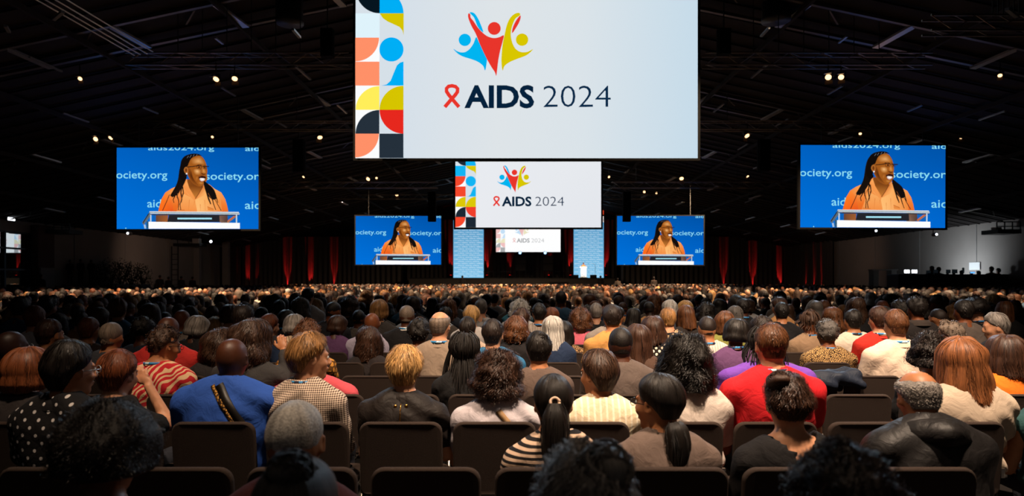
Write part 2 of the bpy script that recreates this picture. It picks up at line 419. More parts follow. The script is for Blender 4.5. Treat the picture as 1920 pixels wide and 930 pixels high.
# ================================================================ SCREENS
def vcol_mat(name, strength=1.0):
    m, nt, b = newmat(name)
    at = nt.nodes.new('ShaderNodeVertexColor'); at.layer_name = 'col'
    link(nt, at.outputs[0], b.inputs['Emission Color']); b.inputs['Emission Strength'].default_value = strength
    b.inputs['Base Color'].default_value = (0, 0, 0, 1); b.inputs['Roughness'].default_value = .8; b.inputs['Specular IOR Level'].default_value = .0
    return m
m_screen = vcol_mat('lit_screen_image')
class Sheet:
    """flat picture shown on a screen: shapes in picture px, layered by fractions of a centimetre"""
    def __init__(s, x0, y0, x1, y1, width):
        s.r = (x0, y0, x1, y1); s.k = width / (x1 - x0); s.V = []; s.F = []; s.C = []; s.n = 0; s.dl = .0012 + .00011 * width; s.tone = lambda c: c
    def P(s, x, y):
        x = min(max(x, s.r[0]), s.r[2]); y = min(max(y, s.r[1]), s.r[3])
        return ((x - (s.r[0] + s.r[2]) / 2) * s.k, (s.r[3] - y) * s.k)
    def poly(s, pts, col, cols=None, step=True):
        if step: s.n += 1
        b = len(s.V)
        for i, (x, y) in enumerate(pts):
            X, Z = s.P(x, y); s.V.append((X, -s.dl * s.n, Z)); s.C.append(s.tone(lin(cols[i] if cols else col)))
        s.F.append(tuple(range(b, b + len(pts))))
    def rect(s, x0, y0, x1, y1, col, cols=None): s.poly([(x0, y1), (x1, y1), (x1, y0), (x0, y0)], col, cols)
    def disc(s, cx, cy, r, col, ry=None, a0=0, a1=360, n=40, centre=False):
        ry = ry or r
        p = [(cx + r * math.cos(R(a0 + (a1 - a0) * i / n)), cy + ry * math.sin(R(a0 + (a1 - a0) * i / n))) for i in range(n + (1 if a1 - a0 < 360 else 0))]
        if centre: p = [(cx, cy)] + p
        s.poly(p, col)
    def smooth(s, pts, col, n=4):
        """closed curve through the points"""
        N_ = len(pts); out = []
        for i in range(N_):
            p0, p1, p2, p3 = [Vector(pts[(i + q) % N_]) for q in (-1, 0, 1, 2)]
            for k in range(n):
                t = k / n; out.append(tuple(.5 * ((2 * p1) + (-p0 + p2) * t + (2 * p0 - 5 * p1 + 4 * p2 - p3) * t * t + (-p0 + 3 * p1 - 3 * p2 + p3) * t ** 3)))
        s.poly(out, col)
    def soft(s, pts, c0, c1, steps=6, ox=0, oy=0):
        """closed curve shading from c0 at its rim to c1 inside"""
        cx = sum(p[0] for p in pts) / len(pts) + ox; cy = sum(p[1] for p in pts) / len(pts) + oy
        A = [int(c0[i:i + 2], 16) for i in (0, 2, 4)]; B = [int(c1[i:i + 2], 16) for i in (0, 2, 4)]
        for k in range(steps):
            f_ = 1 - k / steps; g_ = k / max(1, steps - 1)
            s.smooth([(cx + (x - cx) * f_, cy + (y - cy) * f_) for x, y in pts], '%02X%02X%02X' % tuple(int(a + (b - a) * g_) for a, b in zip(A, B)), 3); s.n -= .6
    def line(s, pts, w, col, w1=None):
        s.n += 1; pts = [Vector(p) for p in pts]; L_, R_ = [], []
        for i, p in enumerate(pts):
            t = (pts[min(i + 1, len(pts) - 1)] - pts[max(i - 1, 0)]).normalized(); nn = Vector((-t.y, t.x)); ww = w + ((w1 if w1 is not None else w) - w) * i / max(1, len(pts) - 1)
            L_.append(p + nn * ww / 2); R_.append(p - nn * ww / 2)
        for i in range(len(pts) - 1):
            s.poly([tuple(L_[i]), tuple(L_[i + 1]), tuple(R_[i + 1]), tuple(R_[i])], col, step=False)
    def build(s, name, parent):
        me = bpy.data.meshes.new(name); me.from_pydata(s.V, [], s.F); me.update()
        ca = me.color_attributes.new('col', 'FLOAT_COLOR', 'POINT')
        ca.data.foreach_set('color', np.array([(*c, 1) for c in s.C], np.float32).ravel())
        return put(name, me, m_screen, parent)
def lettering(sheet, body, x0, x1, ybase, ycap, col, weight=0.0, parent=None, name='lettering', space=1.0, strength=1.0, measure=None):
    """text set so that it spans x0..x1 and ybase..ycap of the sheet; clipped at the sheet's edge"""
    cu = bpy.data.curves.new('text', 'FONT'); cu.body = body; cu.size = 1; cu.offset = weight; cu.resolution_u = 3; cu.space_character = space
    ob = bpy.data.objects.new('text', cu); COL.objects.link(ob)
    dg = bpy.context.evaluated_depsgraph_get(); me = bpy.data.meshes.new_from_object(ob.evaluated_get(dg))
    bpy.data.objects.remove(ob)
    V = np.array([v.co[:2] for v in me.vertices])
    lo, hi = V.min(0), V.max(0)
    hcap = measure if measure else hi[1]
    X0, Z0 = ((x0 - (sheet.r[0] + sheet.r[2]) / 2) * sheet.k, (sheet.r[3] - ybase) * sheet.k)
    sx = (x1 - x0) * sheet.k / (hi[0] - lo[0]); sz = (ybase - ycap) * sheet.k / hcap
    for v in me.vertices: v.co = (X0 + (v.co.x - lo[0]) * sx, -sheet.dl * (sheet.n + 3), Z0 + v.co.y * sz)
    bm = bmesh.new(); bm.from_mesh(me)
    hw = (sheet.r[2] - sheet.r[0]) / 2 * sheet.k; hh = (sheet.r[3] - sheet.r[1]) * sheet.k
    for co, no in (((-hw, 0, 0), (1, 0, 0)), ((hw, 0, 0), (-1, 0, 0)), ((0, 0, hh), (0, 0, -1)), ((0, 0, 0), (0, 0, 1))):
        bmesh.ops.bisect_plane(bm, geom=bm.verts[:] + bm.edges[:] + bm.faces[:], plane_co=co, plane_no=no, clear_inner=True)
    bm.to_mesh(me); bm.free(); me.materials.clear()
    c = sheet.tone(lin(col)); key = 'glowing_letters_%02x%02x%02x' % tuple(int(255 * min(1, q)) for q in c)
    if key not in MATS:
        m, nt, b = newmat(key); b.inputs['Base Color'].default_value = (0, 0, 0, 1); b.inputs['Specular IOR Level'].default_value = 0; b.inputs['Emission Color'].default_value = (*c, 1); b.inputs['Emission Strength'].default_value = 1.0; MATS[key] = m
    return put(name, me, MATS[key], parent)
def frame_of(t, w, h, m, bw=.06, dep=.12):
    MB().box((0, dep / 2 + .01, h / 2), (w + .02, dep, h + .02)).build('backing_panel', m, t)
    MB().box((0, dep / 2 - .01, -bw / 2), (w + 2 * bw, dep + .04, bw)).box((0, dep / 2 - .01, h + bw / 2), (w + 2 * bw, dep + .04, bw)).box((-w / 2 - bw / 2, dep / 2 - .01, h / 2), (bw, dep + .04, h)).box((w / 2 + bw / 2, dep / 2 - .01, h / 2), (bw, dep + .04, h)).build('frame', m, t)

def logo_screen(px0, px1, pyb, d, rows_top, label, variant=0, tone=None, ribtop=None):
    a = P(px0, pyb, d); b = P(px1, pyb, d); w = b.x - a.x
    t = thing('projection_screen', label, 'screen', ((a.x + b.x) / 2, d, a.z))
    S = Sheet(70, rows_top, 1834, 813, w)
    if tone: S.tone = tone
    h = (813 - rows_top) * S.k
    frame_of(t, w, h, m_array, .07 if d < 30 else .12)
    S.rect(70, rows_top, 1834, 813, '', ['D3DFEA', 'C3D9E8', 'CBDDE9', 'DFE5EA'] if variant == 0 else ['E9EBF0', 'E3E6EC', 'E6E9EE', 'E9ECF1'])
    if variant == 0:
        for xa, xb, ca, cb in ((318, 800, 'D6E0E9', 'DEE4E8'), (800, 1250, 'DEE4E8', 'DAE3E9'), (1250, 1834, 'DAE3E9', 'C6DBE9')):
            S.poly([(xa, 813), (xb, 813), (xb, rows_top), (xa, rows_top)], '', [ca, cb, cb, ca])
    sal, dk, bl, ol, rd, ye = ('FF9068', '25303B', '00AEF5', 'D6C400', 'E6281E', 'FFEE5A') if variant == 0 else ('F5482C', '1C2733', '12B4F2', 'DCC808', 'F0402C', 'DCC808')
    lt = 'D6E0E8'; wh = 'FBFCFD'
    y = [-57 + 123.2 * i for i in range(7)] + [813]
    y[1:7] = [66, 193, 317, 440, 565, 688]; c0, c1, c2 = 70, 194, 318
    def quarter(cx, cy, r, a0, col): S.disc(cx, cy, r, col, None, a0, a0 + 90, 16, True)
    if rows_top < 0 or variant == 1:
        S.rect(c0, y[0], c1, y[1], lt); quarter(c1, y[0], 122, 90, '06151F' if variant == 0 else dk)
        S.rect(c1, y[0], c2, y[1], lt); quarter(c1, y[1], 123, 270, bl)
    S.rect(c0, y[1], c1, y[2], 'DFF3FB' if variant == 0 else bl)
    S.rect(c1, y[1], c2, y[2], lt); S.poly([(c1, 66), (c2, 66), (c2, 180), (312, 155), (296, 136), (270, 124), (235, 108), (212, 92)], ol)
    for i, cc in ((2, 0), (3, 0), (4, 0), (5, 0), (6, 0)): S.rect(c0, y[i], c1, y[i + 1], wh)
    for i in (2, 3, 4, 5): S.rect(c1, y[i], c2, y[i + 1], lt)
    quarter(c0, y[2], 122, 0, sal); S.disc(256, 254, 62, bl)
    S.rect(c0, y[3], c1, y[4], sal); S.poly([(c2, 317), (c2, 440), (205, 440), (232, 434), (252, 415), (268, 375), (284, 337), (300, 322)], bl)
    quarter(c1, y[5], 122, 180, ye); quarter(c2, y[5], 123, 180, ol)
    quarter(c1, y[6], 122, 180, dk); quarter(c2, y[5], 123, 90, rd)
    quarter(c0, y[6], 122, 0, sal); S.rect(c1, y[6], c2, 813, dk)
    # people emblem
    B, RD, Y = '00B4F0', 'E8352B', 'D8C600'
    S.smooth([(575, 252), (600, 267), (630, 270), (656, 255), (678, 225), (692, 192), (705, 215), (730, 262), (747, 290), (746, 325), (738, 364), (728, 340), (700, 318), (660, 303), (620, 290), (592, 272)], B)
    S.smooth([(984, 254), (955, 268), (920, 268), (893, 250), (876, 215), (870, 175), (877, 135), (893, 98), (917, 80), (914, 68), (893, 71), (868, 92), (850, 130), (838, 180), (828, 230), (822, 300), (824, 345), (829, 364), (838, 340), (865, 320), (905, 303), (945, 288), (968, 272)], Y)
    S.smooth([(651, 74), (652, 95), (668, 135), (690, 175), (712, 230), (745, 300), (770, 345), (788, 372), (795, 391), (800, 360), (806, 310), (816, 260), (828, 215), (834, 183), (812, 192), (785, 197), (755, 190), (728, 172), (700, 142), (680, 112), (664, 92), (662, 76), (656, 70)], RD)
    S.smooth([(659, 67), (672, 65), (686, 73), (702, 97), (716, 128), (729, 166), (715, 158), (700, 138), (690, 114), (680, 90)], B)
    S.smooth([(921, 82), (916, 110), (897, 145), (877, 172), (880, 145), (893, 115), (908, 92)], RD)
    S.disc(785, 148, 33, RD); S.disc(634, 207, 31.5, B); S.disc(928, 206, 31.5, Y)
    # ribbon before the name
    S.line([(531, 552), (560, 518), (585, 490), (596, 474), (597, 458), (586, 447), (568, 443), (550, 446), (540, 457), (540, 472), (552, 490), (575, 518), (604, 552)], 19, RD)
    S.build('picture', t)
    lettering(S, 'AIDS', 632, 990, 553, 440, '06213B', .032, t, 'bold_lettering', measure=.72)
    lettering(S, '2024', 1037, 1383, 553, 436, '0B2A48', -.013, t, 'thin_lettering', measure=.72)
    for xx in (-w * .35, w * .35):
        MB().bar((xx, .06, h), (xx, .06, max(h + .3, roof_z(t.location.x + xx) - t.location.z + .03)), .025).build('hanging_cable', m_black, t)
    return t
logo_screen(667, 1308, 297, 19.3, -33, 'largest hanging screen at the top, pale with coloured emblem and tile pattern')
logo_screen(854, 1127, 426.5, 45.4, -35, 'middle hanging screen with the emblem, directly under the largest screen', 1)
def washed(c):
    g = sum(c) / 3; return tuple(min(1.0, (.55 * q + .45 * g) * .75 + .40) for q in c)
logo_screen(930, 1051, 472.5, 78 - 2.2, -12, 'smallest washed-out emblem screen low over the stage centre', 1, washed)

def speaker_screen(px0, py0, px1, py1, d, label):
    a = P(px0, py1, d); b = P(px1, py0, d); w = b.x - a.x; hreal = b.z - a.z
    t = thing('speaker_screen', label, 'screen', ((a.x + b.x) / 2, d, a.z))
    X0, Y0, X1, Y1 = 93, 80, 1391, 828
    S = Sheet(X0, Y0, X1, Y1, w); kz = hreal / ((Y1 - Y0) * S.k)
    frame_of(t, w, (Y1 - Y0) * S.k, m_array, .08)
    S.rect(X0, Y0, X1, Y1, '', ['0072DC', '0068D0', '0052A8', '0060C0'])
    LT = '8CE0F4'
    # shirt and arms
    sk0, sk1, sk2, sk3 = '8A4A18', 'A85C1C', 'C87C34', 'E8A860'
    S.poly([(468, 770), (470, 690), (480, 665), (580, 665), (576, 770)], '6E4430'); S.poly([(1045, 770), (1045, 665), (1110, 665), (1125, 720), (1125, 770)], '6A463A')
    S.smooth([(520, 712), (545, 705), (560, 720), (550, 745), (525, 740)], '3A2A22'); S.smooth([(1072, 715), (1095, 720), (1090, 750), (1070, 745)], '3A2A22')
    S.poly([(472, 668), (486, 612), (503, 552), (538, 492), (590, 458), (650, 430), (700, 395), (735, 372), (770, 400), (890, 430), (935, 412), (985, 455), (1050, 492), (1085, 550), (1103, 610), (1115, 668)], '',
           ['E86820', 'EE6E20', 'F27A28', 'F58A38', 'F89A4A', 'FBA658', 'F89C50', 'F4924A', 'F89C50', 'FBA658', 'F49048', 'FBAE62', 'F89A50', 'F68E42', 'F07C30', 'EE7028'])
    S.poly([(480, 668), (505, 550), (545, 490), (600, 560), (612, 668)], '', ['FF6A14', 'FF7A22', 'FF8A34', 'F47A30', 'E85820'])
    S.poly([(640, 668), (700, 500), (815, 560), (930, 500), (990, 640), (985, 668)], '', ['F48E44', 'FBAE62', 'FFB866', 'FDB262', 'F8A050', 'F49448'])
    S.poly([(812, 560), (940, 440), (1040, 540), (1060, 668), (830, 668)], '', ['FFBC70', 'FBAA58', 'F89C4C', 'F28A3C', 'FFC078'])
    for q in ([(806, 572), (802, 612)], [(640, 615), (636, 662)], [(900, 560), (905, 660)], [(1030, 560), (1045, 660)], [(760, 560), (752, 660)], [(860, 600), (862, 665)]): S.line(q, 4, 'D87430', 1)
    S.poly([(925, 622), (980, 640), (985, 660), (930, 655)], 'E88A40'); S.line([(925, 622), (980, 645)], 4, 'B8622A')
    S.line([(650, 650), (718, 655)], 5, 'C86A30')
    # neck
    S.poly([(742, 368), (738, 440), (775, 505), (818, 546), (850, 500), (885, 435), (900, 395)], '', [sk0, sk0, sk1, sk2, sk1, '7A3E14', '5A2C10'])
    S.poly([(742, 395), (760, 450), (818, 546), (812, 575), (745, 512), (704, 440), (708, 385), (735, 370)], '', ['FBA85C', 'F89A4C', 'E8883C', 'F49A50', 'FBA85C', 'F4944A', 'F08840', 'F89848'])
    S.poly([(884, 438), (905, 400), (925, 470), (890, 520), (822, 556), (818, 546)], '', ['D87830', 'F49A50', 'FBAE62', 'FBA85C', 'F49A50', 'C86A28'])
    S.line([(884, 440), (850, 500), (816, 550)], 5, '6A2C14')
    # back hair
    S.smooth([(735, 160), (700, 195), (680, 240), (668, 300), (658, 370), (640, 425), (610, 480), (588, 522), (620, 532), (660, 500), (700, 440), (730, 375), (740, 330), (760, 200), (800, 150)], '17100D')
    # face
    S.smooth([(762, 186), (800, 160), (850, 152), (888, 176), (912, 222), (922, 262), (926, 300), (922, 330), (926, 366), (908, 402), (874, 434), (834, 434), (792, 402), (758, 350), (738, 300), (744, 240)], 'A35A1C')
    S.soft([(745, 250), (780, 290), (796, 350), (826, 410), (856, 436), (800, 416), (756, 355), (736, 300)], '94501A', '5A2A0C', 6)
    S.soft([(780, 180), (850, 158), (890, 182), (912, 228), (884, 246), (830, 242), (786, 236), (768, 206)], 'A35A1C', 'E2A464', 8, 8, -4)
    S.soft([(800, 276), (850, 272), (878, 300), (862, 334), (822, 336), (796, 306)], 'A35A1C', 'F2B878', 7, 0, -6)
    S.soft([(880, 258), (902, 262), (922, 312), (908, 330), (882, 322), (872, 296)], 'A35A1C', 'D8924C', 5)
    S.soft([(820, 340), (850, 336), (846, 372), (830, 400), (812, 380)], '9A541A', 'B4692A', 4)
    S.line([(838, 242), (862, 236), (884, 242)], 5, '3A1C0C', 3); S.line([(896, 244), (914, 246)], 4, '3A1C0C', 2)
    S.line([(866, 300), (872, 330), (846, 348)], 3, '7A3C14', 2)
    S.smooth([(875, 316), (895, 322), (915, 320), (900, 332), (880, 328)], '5A2A10')
    S.soft([(846, 392), (892, 396), (904, 408), (872, 426), (842, 412)], 'A35A1C', 'C8823C', 4)
    S.smooth([(852, 352), (880, 341), (914, 350), (908, 374), (878, 382), (856, 372)], '2A0E0A')
    S.smooth([(860, 364), (880, 361), (906, 366), (904, 380), (882, 391), (864, 382)], 'E8D2CA'); S.smooth([(866, 368), (882, 366), (900, 370), (884, 380)], 'FFFFFF'); S.line([(858, 384), (882, 396), (908, 382)], 6, '9A5040', 4); S.line([(850, 354), (880, 341), (914, 349)], 8, '5E2A1C', 5)
    # ear, stud
    S.smooth([(722, 268), (740, 260), (754, 276), (756, 304), (744, 326), (726, 314), (716, 290)], 'B0682A'); S.smooth([(730, 276), (742, 274), (746, 296), (736, 308), (728, 296)], '6E3610'); S.disc(742, 322, 7, 'FFFFFF', n=10)
    # front hair
    S.smooth([(684, 250), (696, 196), (730, 158), (790, 139), (846, 141), (880, 160), (846, 156), (806, 168), (780, 188), (764, 220), (750, 252), (728, 260), (714, 290), (722, 330), (738, 366), (706, 392), (672, 330)], '120C0A')
    for q in ([(760, 160), (745, 180)], [(785, 152), (770, 176)], [(812, 146), (800, 166)], [(838, 146), (828, 162)]): S.line(q, 5, '6A6A74', 3)
    for q in ([(690, 420), (672, 470), (630, 520)], [(700, 430), (690, 500), (700, 560), (682, 600), (690, 655)], [(676, 450), (640, 520), (620, 560), (628, 590)], [(660, 470), (655, 520), (672, 575), (668, 655)], [(706, 440), (715, 500), (690, 580)], [(640, 480), (612, 540)],
              [(905, 400), (955, 440), (985, 500)], [(905, 420), (930, 500), (965, 600)], [(985, 470), (1015, 540), (1030, 590)], [(940, 470), (975, 540), (990, 600), (1010, 655)], [(920, 470), (945, 560), (965, 605)]): S.line(q, 12, '1E120E', 6)
    S.smooth([(902, 392), (940, 416), (985, 455), (1008, 500), (1018, 546), (990, 562), (958, 545), (932, 510), (910, 460)], '140E0C')
    S.line([(690, 470), (650, 545)], 6, '7A4020', 3); S.line([(704, 500), (700, 590)], 5, '8A4A22', 3); S.line([(940, 500), (975, 560)], 5, '8A4A22', 3)
    # glasses
    S.line([(752, 262), (800, 258), (838, 252)], 7, '1E1210'); S.line([(836, 250), (880, 250)], 8, '1E1210'); S.line([(838, 252), (842, 276), (876, 280), (882, 252)], 4, '3A2018')
    S.line([(896, 256), (950, 258)], 8, '1E1210'); S.line([(898, 258), (902, 280), (926, 280), (932, 258)], 4, '3A2018'); S.line([(882, 256), (898, 258)], 4, '3A2018')
    S.disc(860, 265, 8, '2A1410', n=10); S.disc(912, 268, 7, '2A1410', n=10)
    # microphones
    S.line([(592, 515), (560, 590), (528, 662)], 6, '17181C'); S.line([(1000, 548), (1030, 605), (1062, 662)], 6, '17181C')
    # lectern
    S.poly([(440, 700), (1210, 700), (1210, 765), (440, 765)], '0E62B8')
    S.poly([(468, 704), (580, 704), (574, 768), (468, 768)], '',['6A4430', '9A5A30', 'A8602C', '5E4236']); S.poly([(1045, 704), (1120, 704), (1125, 768), (1045, 768)], '', ['7A5A4A', '5A4038', '4A3A38', '8A6858'])
    S.poly([(588, 704), (1046, 704), (1050, 766), (572, 766)], '23242A'); S.rect(665, 727, 978, 742, 'A4E2F2')
    S.line([(1195, 712), (1120, 768)], 16, 'B07048'); S.line([(1180, 712), (1120, 758)], 5, 'E06040')
    S.poly([(412, 668), (1222, 674), (1231, 690), (1228, 698), (408, 690)], 'D4DFE4'); S.line([(412, 680), (1228, 688)], 5, '5A6670'); S.line([(412, 698), (1222, 704)], 9, '30363E')
    S.poly([(412, 676), (346, 768), (350, 786), (364, 790), (426, 706)], '5E6C78'); S.line([(405, 690), (352, 775)], 8, '1C242C')
    for x in (424, 1204): S.line([(x, 700), (x, 775)], 12, 'C2D4E0')
    S.line([(368, 790), (375, 826)], 16, 'A8C4DC'); S.poly([(385, 760), (406, 760), (406, 828), (385, 828)], '2A5A80')
    S.poly([(405, 764), (1235, 775), (1235, 828), (405, 828)], 'FDFEFE'); S.disc(198, 824, 6, LT, n=8)
    p = S.build('picture', t)
    M_ = .72
    q = Sheet(X0, Y0, X1, Y1, w); q.n = 2                    # the words stand behind the speaker's picture
    lettering(q, 'aids2024.org', 380, 985, 103, 52, LT, .005, t, measure=.74)
    lettering(q, 'aids2', 1268, 1508, 110, 58, LT, .005, t, measure=.74)
    lettering(q, 'society.org', 45, 556, 362, 288, LT, .005, t, measure=.75)
    lettering(q, 'society.org', 905, 1446, 374, 300, LT, .005, t, measure=.75)
    lettering(q, 'aids20', 373, 668, 628, 550, LT, .005, t, measure=.74)
    lettering(q, 'aids2', 1266, 1530, 643, 565, LT, .005, t, measure=.74)
    # the picture fills the screen's true height
    for ch in t.children: ch.scale = (1, 1, kz)
    for xx in (-w * .35, w * .35):
        zt = (Y1 - Y0) * S.k * kz
        MB().bar((xx, .06, zt), (xx, .06, max(zt + .3, roof_z(t.location.x + xx) - t.location.z + .03)), .025).build('hanging_cable', m_black, t)
    return t
speaker_screen(219, 277, 485, 429.5, 28, 'near left blue screen showing the speaker in an orange shirt at a lectern')
sr = speaker_screen(1500, 272.5, 1772, 427, 28, 'near right blue screen showing the speaker in an orange shirt at a lectern')
sr.rotation_euler = (0, R(.25), 0)
speaker_screen(667, 405, 827, 496, 46.5, 'far left blue screen showing the speaker, beside the stage')
speaker_screen(1157, 405, 1319, 496.5, 46.5, 'far right blue screen showing the speaker, beside the stage')
# ================================================================ STAGE, CURTAINS, SIDE AREAS
m_curtain = mat('black_pleated_curtain', '4A4644', rough=.9)
def curtain(name, x0, x1, y, z0, z1, amp=.12, per=.55, n=None):
    n = n or int((x1 - x0) / per * 10); V = []; Fc = []
    for i in range(n + 1):
        x = x0 + (x1 - x0) * i / n; s_ = math.sin(2 * PI * x / per + math.sin(x * .7) * 1.3); yy = y + amp * s_
        V += [(x, yy, z0), (x, yy, z1)]
    Fc = [(2 * i, 2 * i + 2, 2 * i + 3, 2 * i + 1) for i in range(n)]
    return MB().add(V, Fc).build(name, m_curtain, None, True)
o = curtain('backdrop_curtain', -12.2, 12.2, 77.0, .02, 8.8); tag(o, 'black pleated curtain behind the stage', 'curtain')
o = curtain('backdrop_curtain', -30.1, -12.2, 73.8, .02, 6.6); tag(o, 'black pleated curtain left of the stage', 'curtain')
o = curtain('backdrop_curtain', 12.2, 30.1, 73.8, .02, 6.6); tag(o, 'black pleated curtain right of the stage', 'curtain')
o = curtain('side_curtain', 62.6, 73.6, 0, .02, 5.6); o.rotation_euler = (0, 0, PI / 2); o.location = (30.25, 0, 0); tag(o, 'black pleated curtain along the right side wall near the stage', 'curtain')
o = curtain('side_curtain', 69.6, 73.6, 0, .02, 5.6); o.rotation_euler = (0, 0, PI / 2); o.location = (-30.25, 0, 0); tag(o, 'black pleated curtain along the left side wall near the stage', 'curtain')
m_stage = mat('black_stage_deck', '1A1B1E', rough=.5)
t = thing('stage', 'wide black raised stage under the smallest screen', 'stage', (0, 73.5, 0))
MB().box((0, .6, 1.95), (22, 6.6, .1)).build('deck', m_stage, t)
MB().box((0, -2.65, .95), (22, .08, 1.9)).build('front_skirt', m_curtain, t)
MB().box((-11, .6, .95), (.1, 6.6, 1.9)).build('side_skirt', m_curtain, t)
MB().box((11, .6, .95), (.1, 6.6, 1.9)).build('side_skirt', m_curtain, t)
for k in range(3): MB().box((4.9, -3.0 - .3 * k, 1.5 - .5 * k), (1.8, .3, .12)).build('step', m_stage, t)
# two tall blue lit banners
for px0, px1, lab, hd in ((850, 907, 'tall blue lit banner of small repeated words left of the stage screen', False), (1075.5, 1132, 'tall blue lit banner of small repeated words behind the lectern', True)):
    d = 75.8; a = P(px0, 521, d); b = P(px1, 521, d); w = b.x - a.x; h = 6.6
    t = thing('lit_banner', lab, 'banner', ((a.x + b.x) / 2, d, a.z))
    S = Sheet(0, 0, 100, 100 * h / w, w); frame_of(t, w, h, m_black, .05)
    S.rect(0, 0, 100, 100 * h / w, '', ['7FC2E8', '7FC2E8', '5A9CC8', '5A9CC8']); S.build('picture', t)
    y = 100 * h / w - 5; r_ = 0
    cu = []
    n_ = 0
    while y > 4:
        xs = (3, 27, 52, 76) if r_ % 2 == 0 else (15, 40, 64)
        for x in xs:
            cu.append((x, y))
        y -= 6.85; r_ += 1
    word = {}
    for kk, wd in enumerate(('aids2024.org', 'society.org')):
        ob = lettering(S, wd, 0, 20, 50, 46.9, 'F2FAFF', .0, t, measure=.74); word[kk] = ob
    base0 = {k: v.data for k, v in word.items()}
    for i, (x, y) in enumerate(cu):
        k = 0 if (x in (3, 27, 52, 76)) else 1
        o = word[k] if (k in word and word[k] is not None and not word[k].get('used')) else put('lettering', base0[k], None, t)
        o['used'] = 1; o.location = (x * S.k, 0, (50 - y) * S.k)
    for ob in t.children:
        if 'used' in ob: del ob['used']
    if hd:
        MB().box((w / 2 - .13, .0, h + .12), (.26, .05, .7)).build('white_header_strip', mat('lit_white', 'E8DCD8', emit=.9), t)
        MB().box((w / 2 - .10, .0, h + .95), (.2, .05, .6)).build('red_header_strip', mat('lit_red', 'E04828', emit=.8), t)
# lectern on the stage
p = P(1094, 521, 73.2)
t = thing('lectern', 'small white lectern on the stage before the right blue banner', 'lectern', p)
m_white = mat('white_lectern', 'F4F6F6', rough=.4)
MB().box((0, 0, .04), (.75, .55, .08)).build('base', m_white, t)
MB().box((0, -.02, .62), (.62, .12, 1.1)).build('front_panel', m_white, t)
MB().box((0, .05, 1.2), (.78, .5, .05), Matrix.Rotation(R(12), 3, 'X')).build('top', m_white, t)
for s_ in (-1, 1): MB().tube([(s_ * .2, .2, 1.2), (s_ * .17, .1, 1.42)], .01).build('microphone', m_black, t)
MB().box((-.16, -.085, .35), (.12, .01, .1)).box((.05, -.085, .22), (.1, .01, .1)).build('emblem_print', mat('print_dark', '5A4A52'), t)
for px, lab in ((1079, 'low black stage monitor left of the white lectern'), (1113, 'low black stage monitor right of the white lectern')):
    q = P(px, 521, 72.9); t = thing('stage_monitor', lab, 'loudspeaker', q)
    MB().add([(-.35, 0, 0), (.35, 0, 0), (.35, .45, 0), (-.35, .45, 0), (-.35, .12, .32), (.35, .12, .32), (.35, .45, .34), (-.35, .45, .34)],
             [(0, 1, 5, 4), (4, 5, 6, 7), (2, 3, 7, 6), (0, 4, 7, 3), (1, 2, 6, 5), (0, 3, 2, 1)]).build('cabinet', m_black, t)
    MB().box((0, .04, .17), (.6, .02, .24), Matrix.Rotation(R(-20), 3, 'X')).build('grille', m_duct, t)
q = P(1116, 521, 74.2); t = thing('microphone_stand', 'thin tall microphone stand right of the lectern', 'stand', q)
MB().tube([(0, 0, 0), (0, 0, 1.5)], .015).build('pole', m_alu, t); MB().tube([(0, 0, 1.5), (-.35, -.1, 1.62)], .012).build('boom', m_alu, t); MB().lathe([(.16, 0), (.16, .02), (.03, .05)], 14).build('base', m_black, t)
# dark backline frames and long tables on the stage
for px, lab in ((976, 'dark scenery frame at the stage centre under the left moving light'), (1027, 'dark scenery frame at the stage centre under the right moving light')):
    q = P(px, 521, 75); t = thing('scenery_frame', lab, 'frame', q)
    for s_ in (-1, 1): MB().bar((s_ * .6, 0, 0), (s_ * .6, 0, 2.5), .09).build('upright', m_black, t)
    for z in (.8, 1.6, 2.45): MB().bar((-.6, 0, z), (.6, 0, z), .07).build('crossbar', m_black, t)
    MB().box((0, .06, 1.6), (1.15, .03, 1.7)).build('cloth_infill', m_curtain, t)
    # moving light above
    q2 = P(px - 1 if px < 1000 else px - 5, 475, 74.5); t = thing('moving_light', ('left' if px < 1000 else 'right') + ' moving light glowing blue-white under the stage screen', 'spotlight', q2)
    MB().lathe([(.16, -.18), (.22, -.1), (.22, .14), (.14, .26)], 16, Matrix.Rotation(R(80), 4, 'X')).build('head', m_black, t)
    MB().box((0, .05, -.24), (.54, .3, .1)).box((-.26, .05, -.05), (.04, .1, .4)).box((.26, .05, -.05), (.04, .1, .4)).build('yoke', m_black, t)
    MB().lathe([(.155, 0), (.155, .02), (.05, .05)], 16, Matrix.Translation((0, -.27, .04)) @ Matrix.Rotation(R(80), 4, 'X')).build('lens', mat('lens_blue', 'A8D0FF', emit=2.2), t)
    MB().bar((0, .05, -.35), (0, .05, -.1), .1).box((0, .05, -.33), (.3, .3, .06)).build('mount', m_black, t)
for i, (px, w) in enumerate(((918, .9), (1065, .6), (948, .7), (1044, .5))):
    q = P(px, 521, 75.6); t = thing('stage_table', ('black low stage table %s' % ('beside the left banner', 'beside the right banner', 'left of the scenery frames', 'right of the scenery frames')[i]), 'table', q)
    MB().box((0, 0, .72), (w * 1.6, .5, .05)).build('tabletop', m_duct, t)
    for sx in (-1, 1):
        for sy in (-1, 1): MB().bar((sx * w * .7, sy * .2, 0), (sx * w * .7, sy * .2, .7), .04).build('leg', m_black, t)
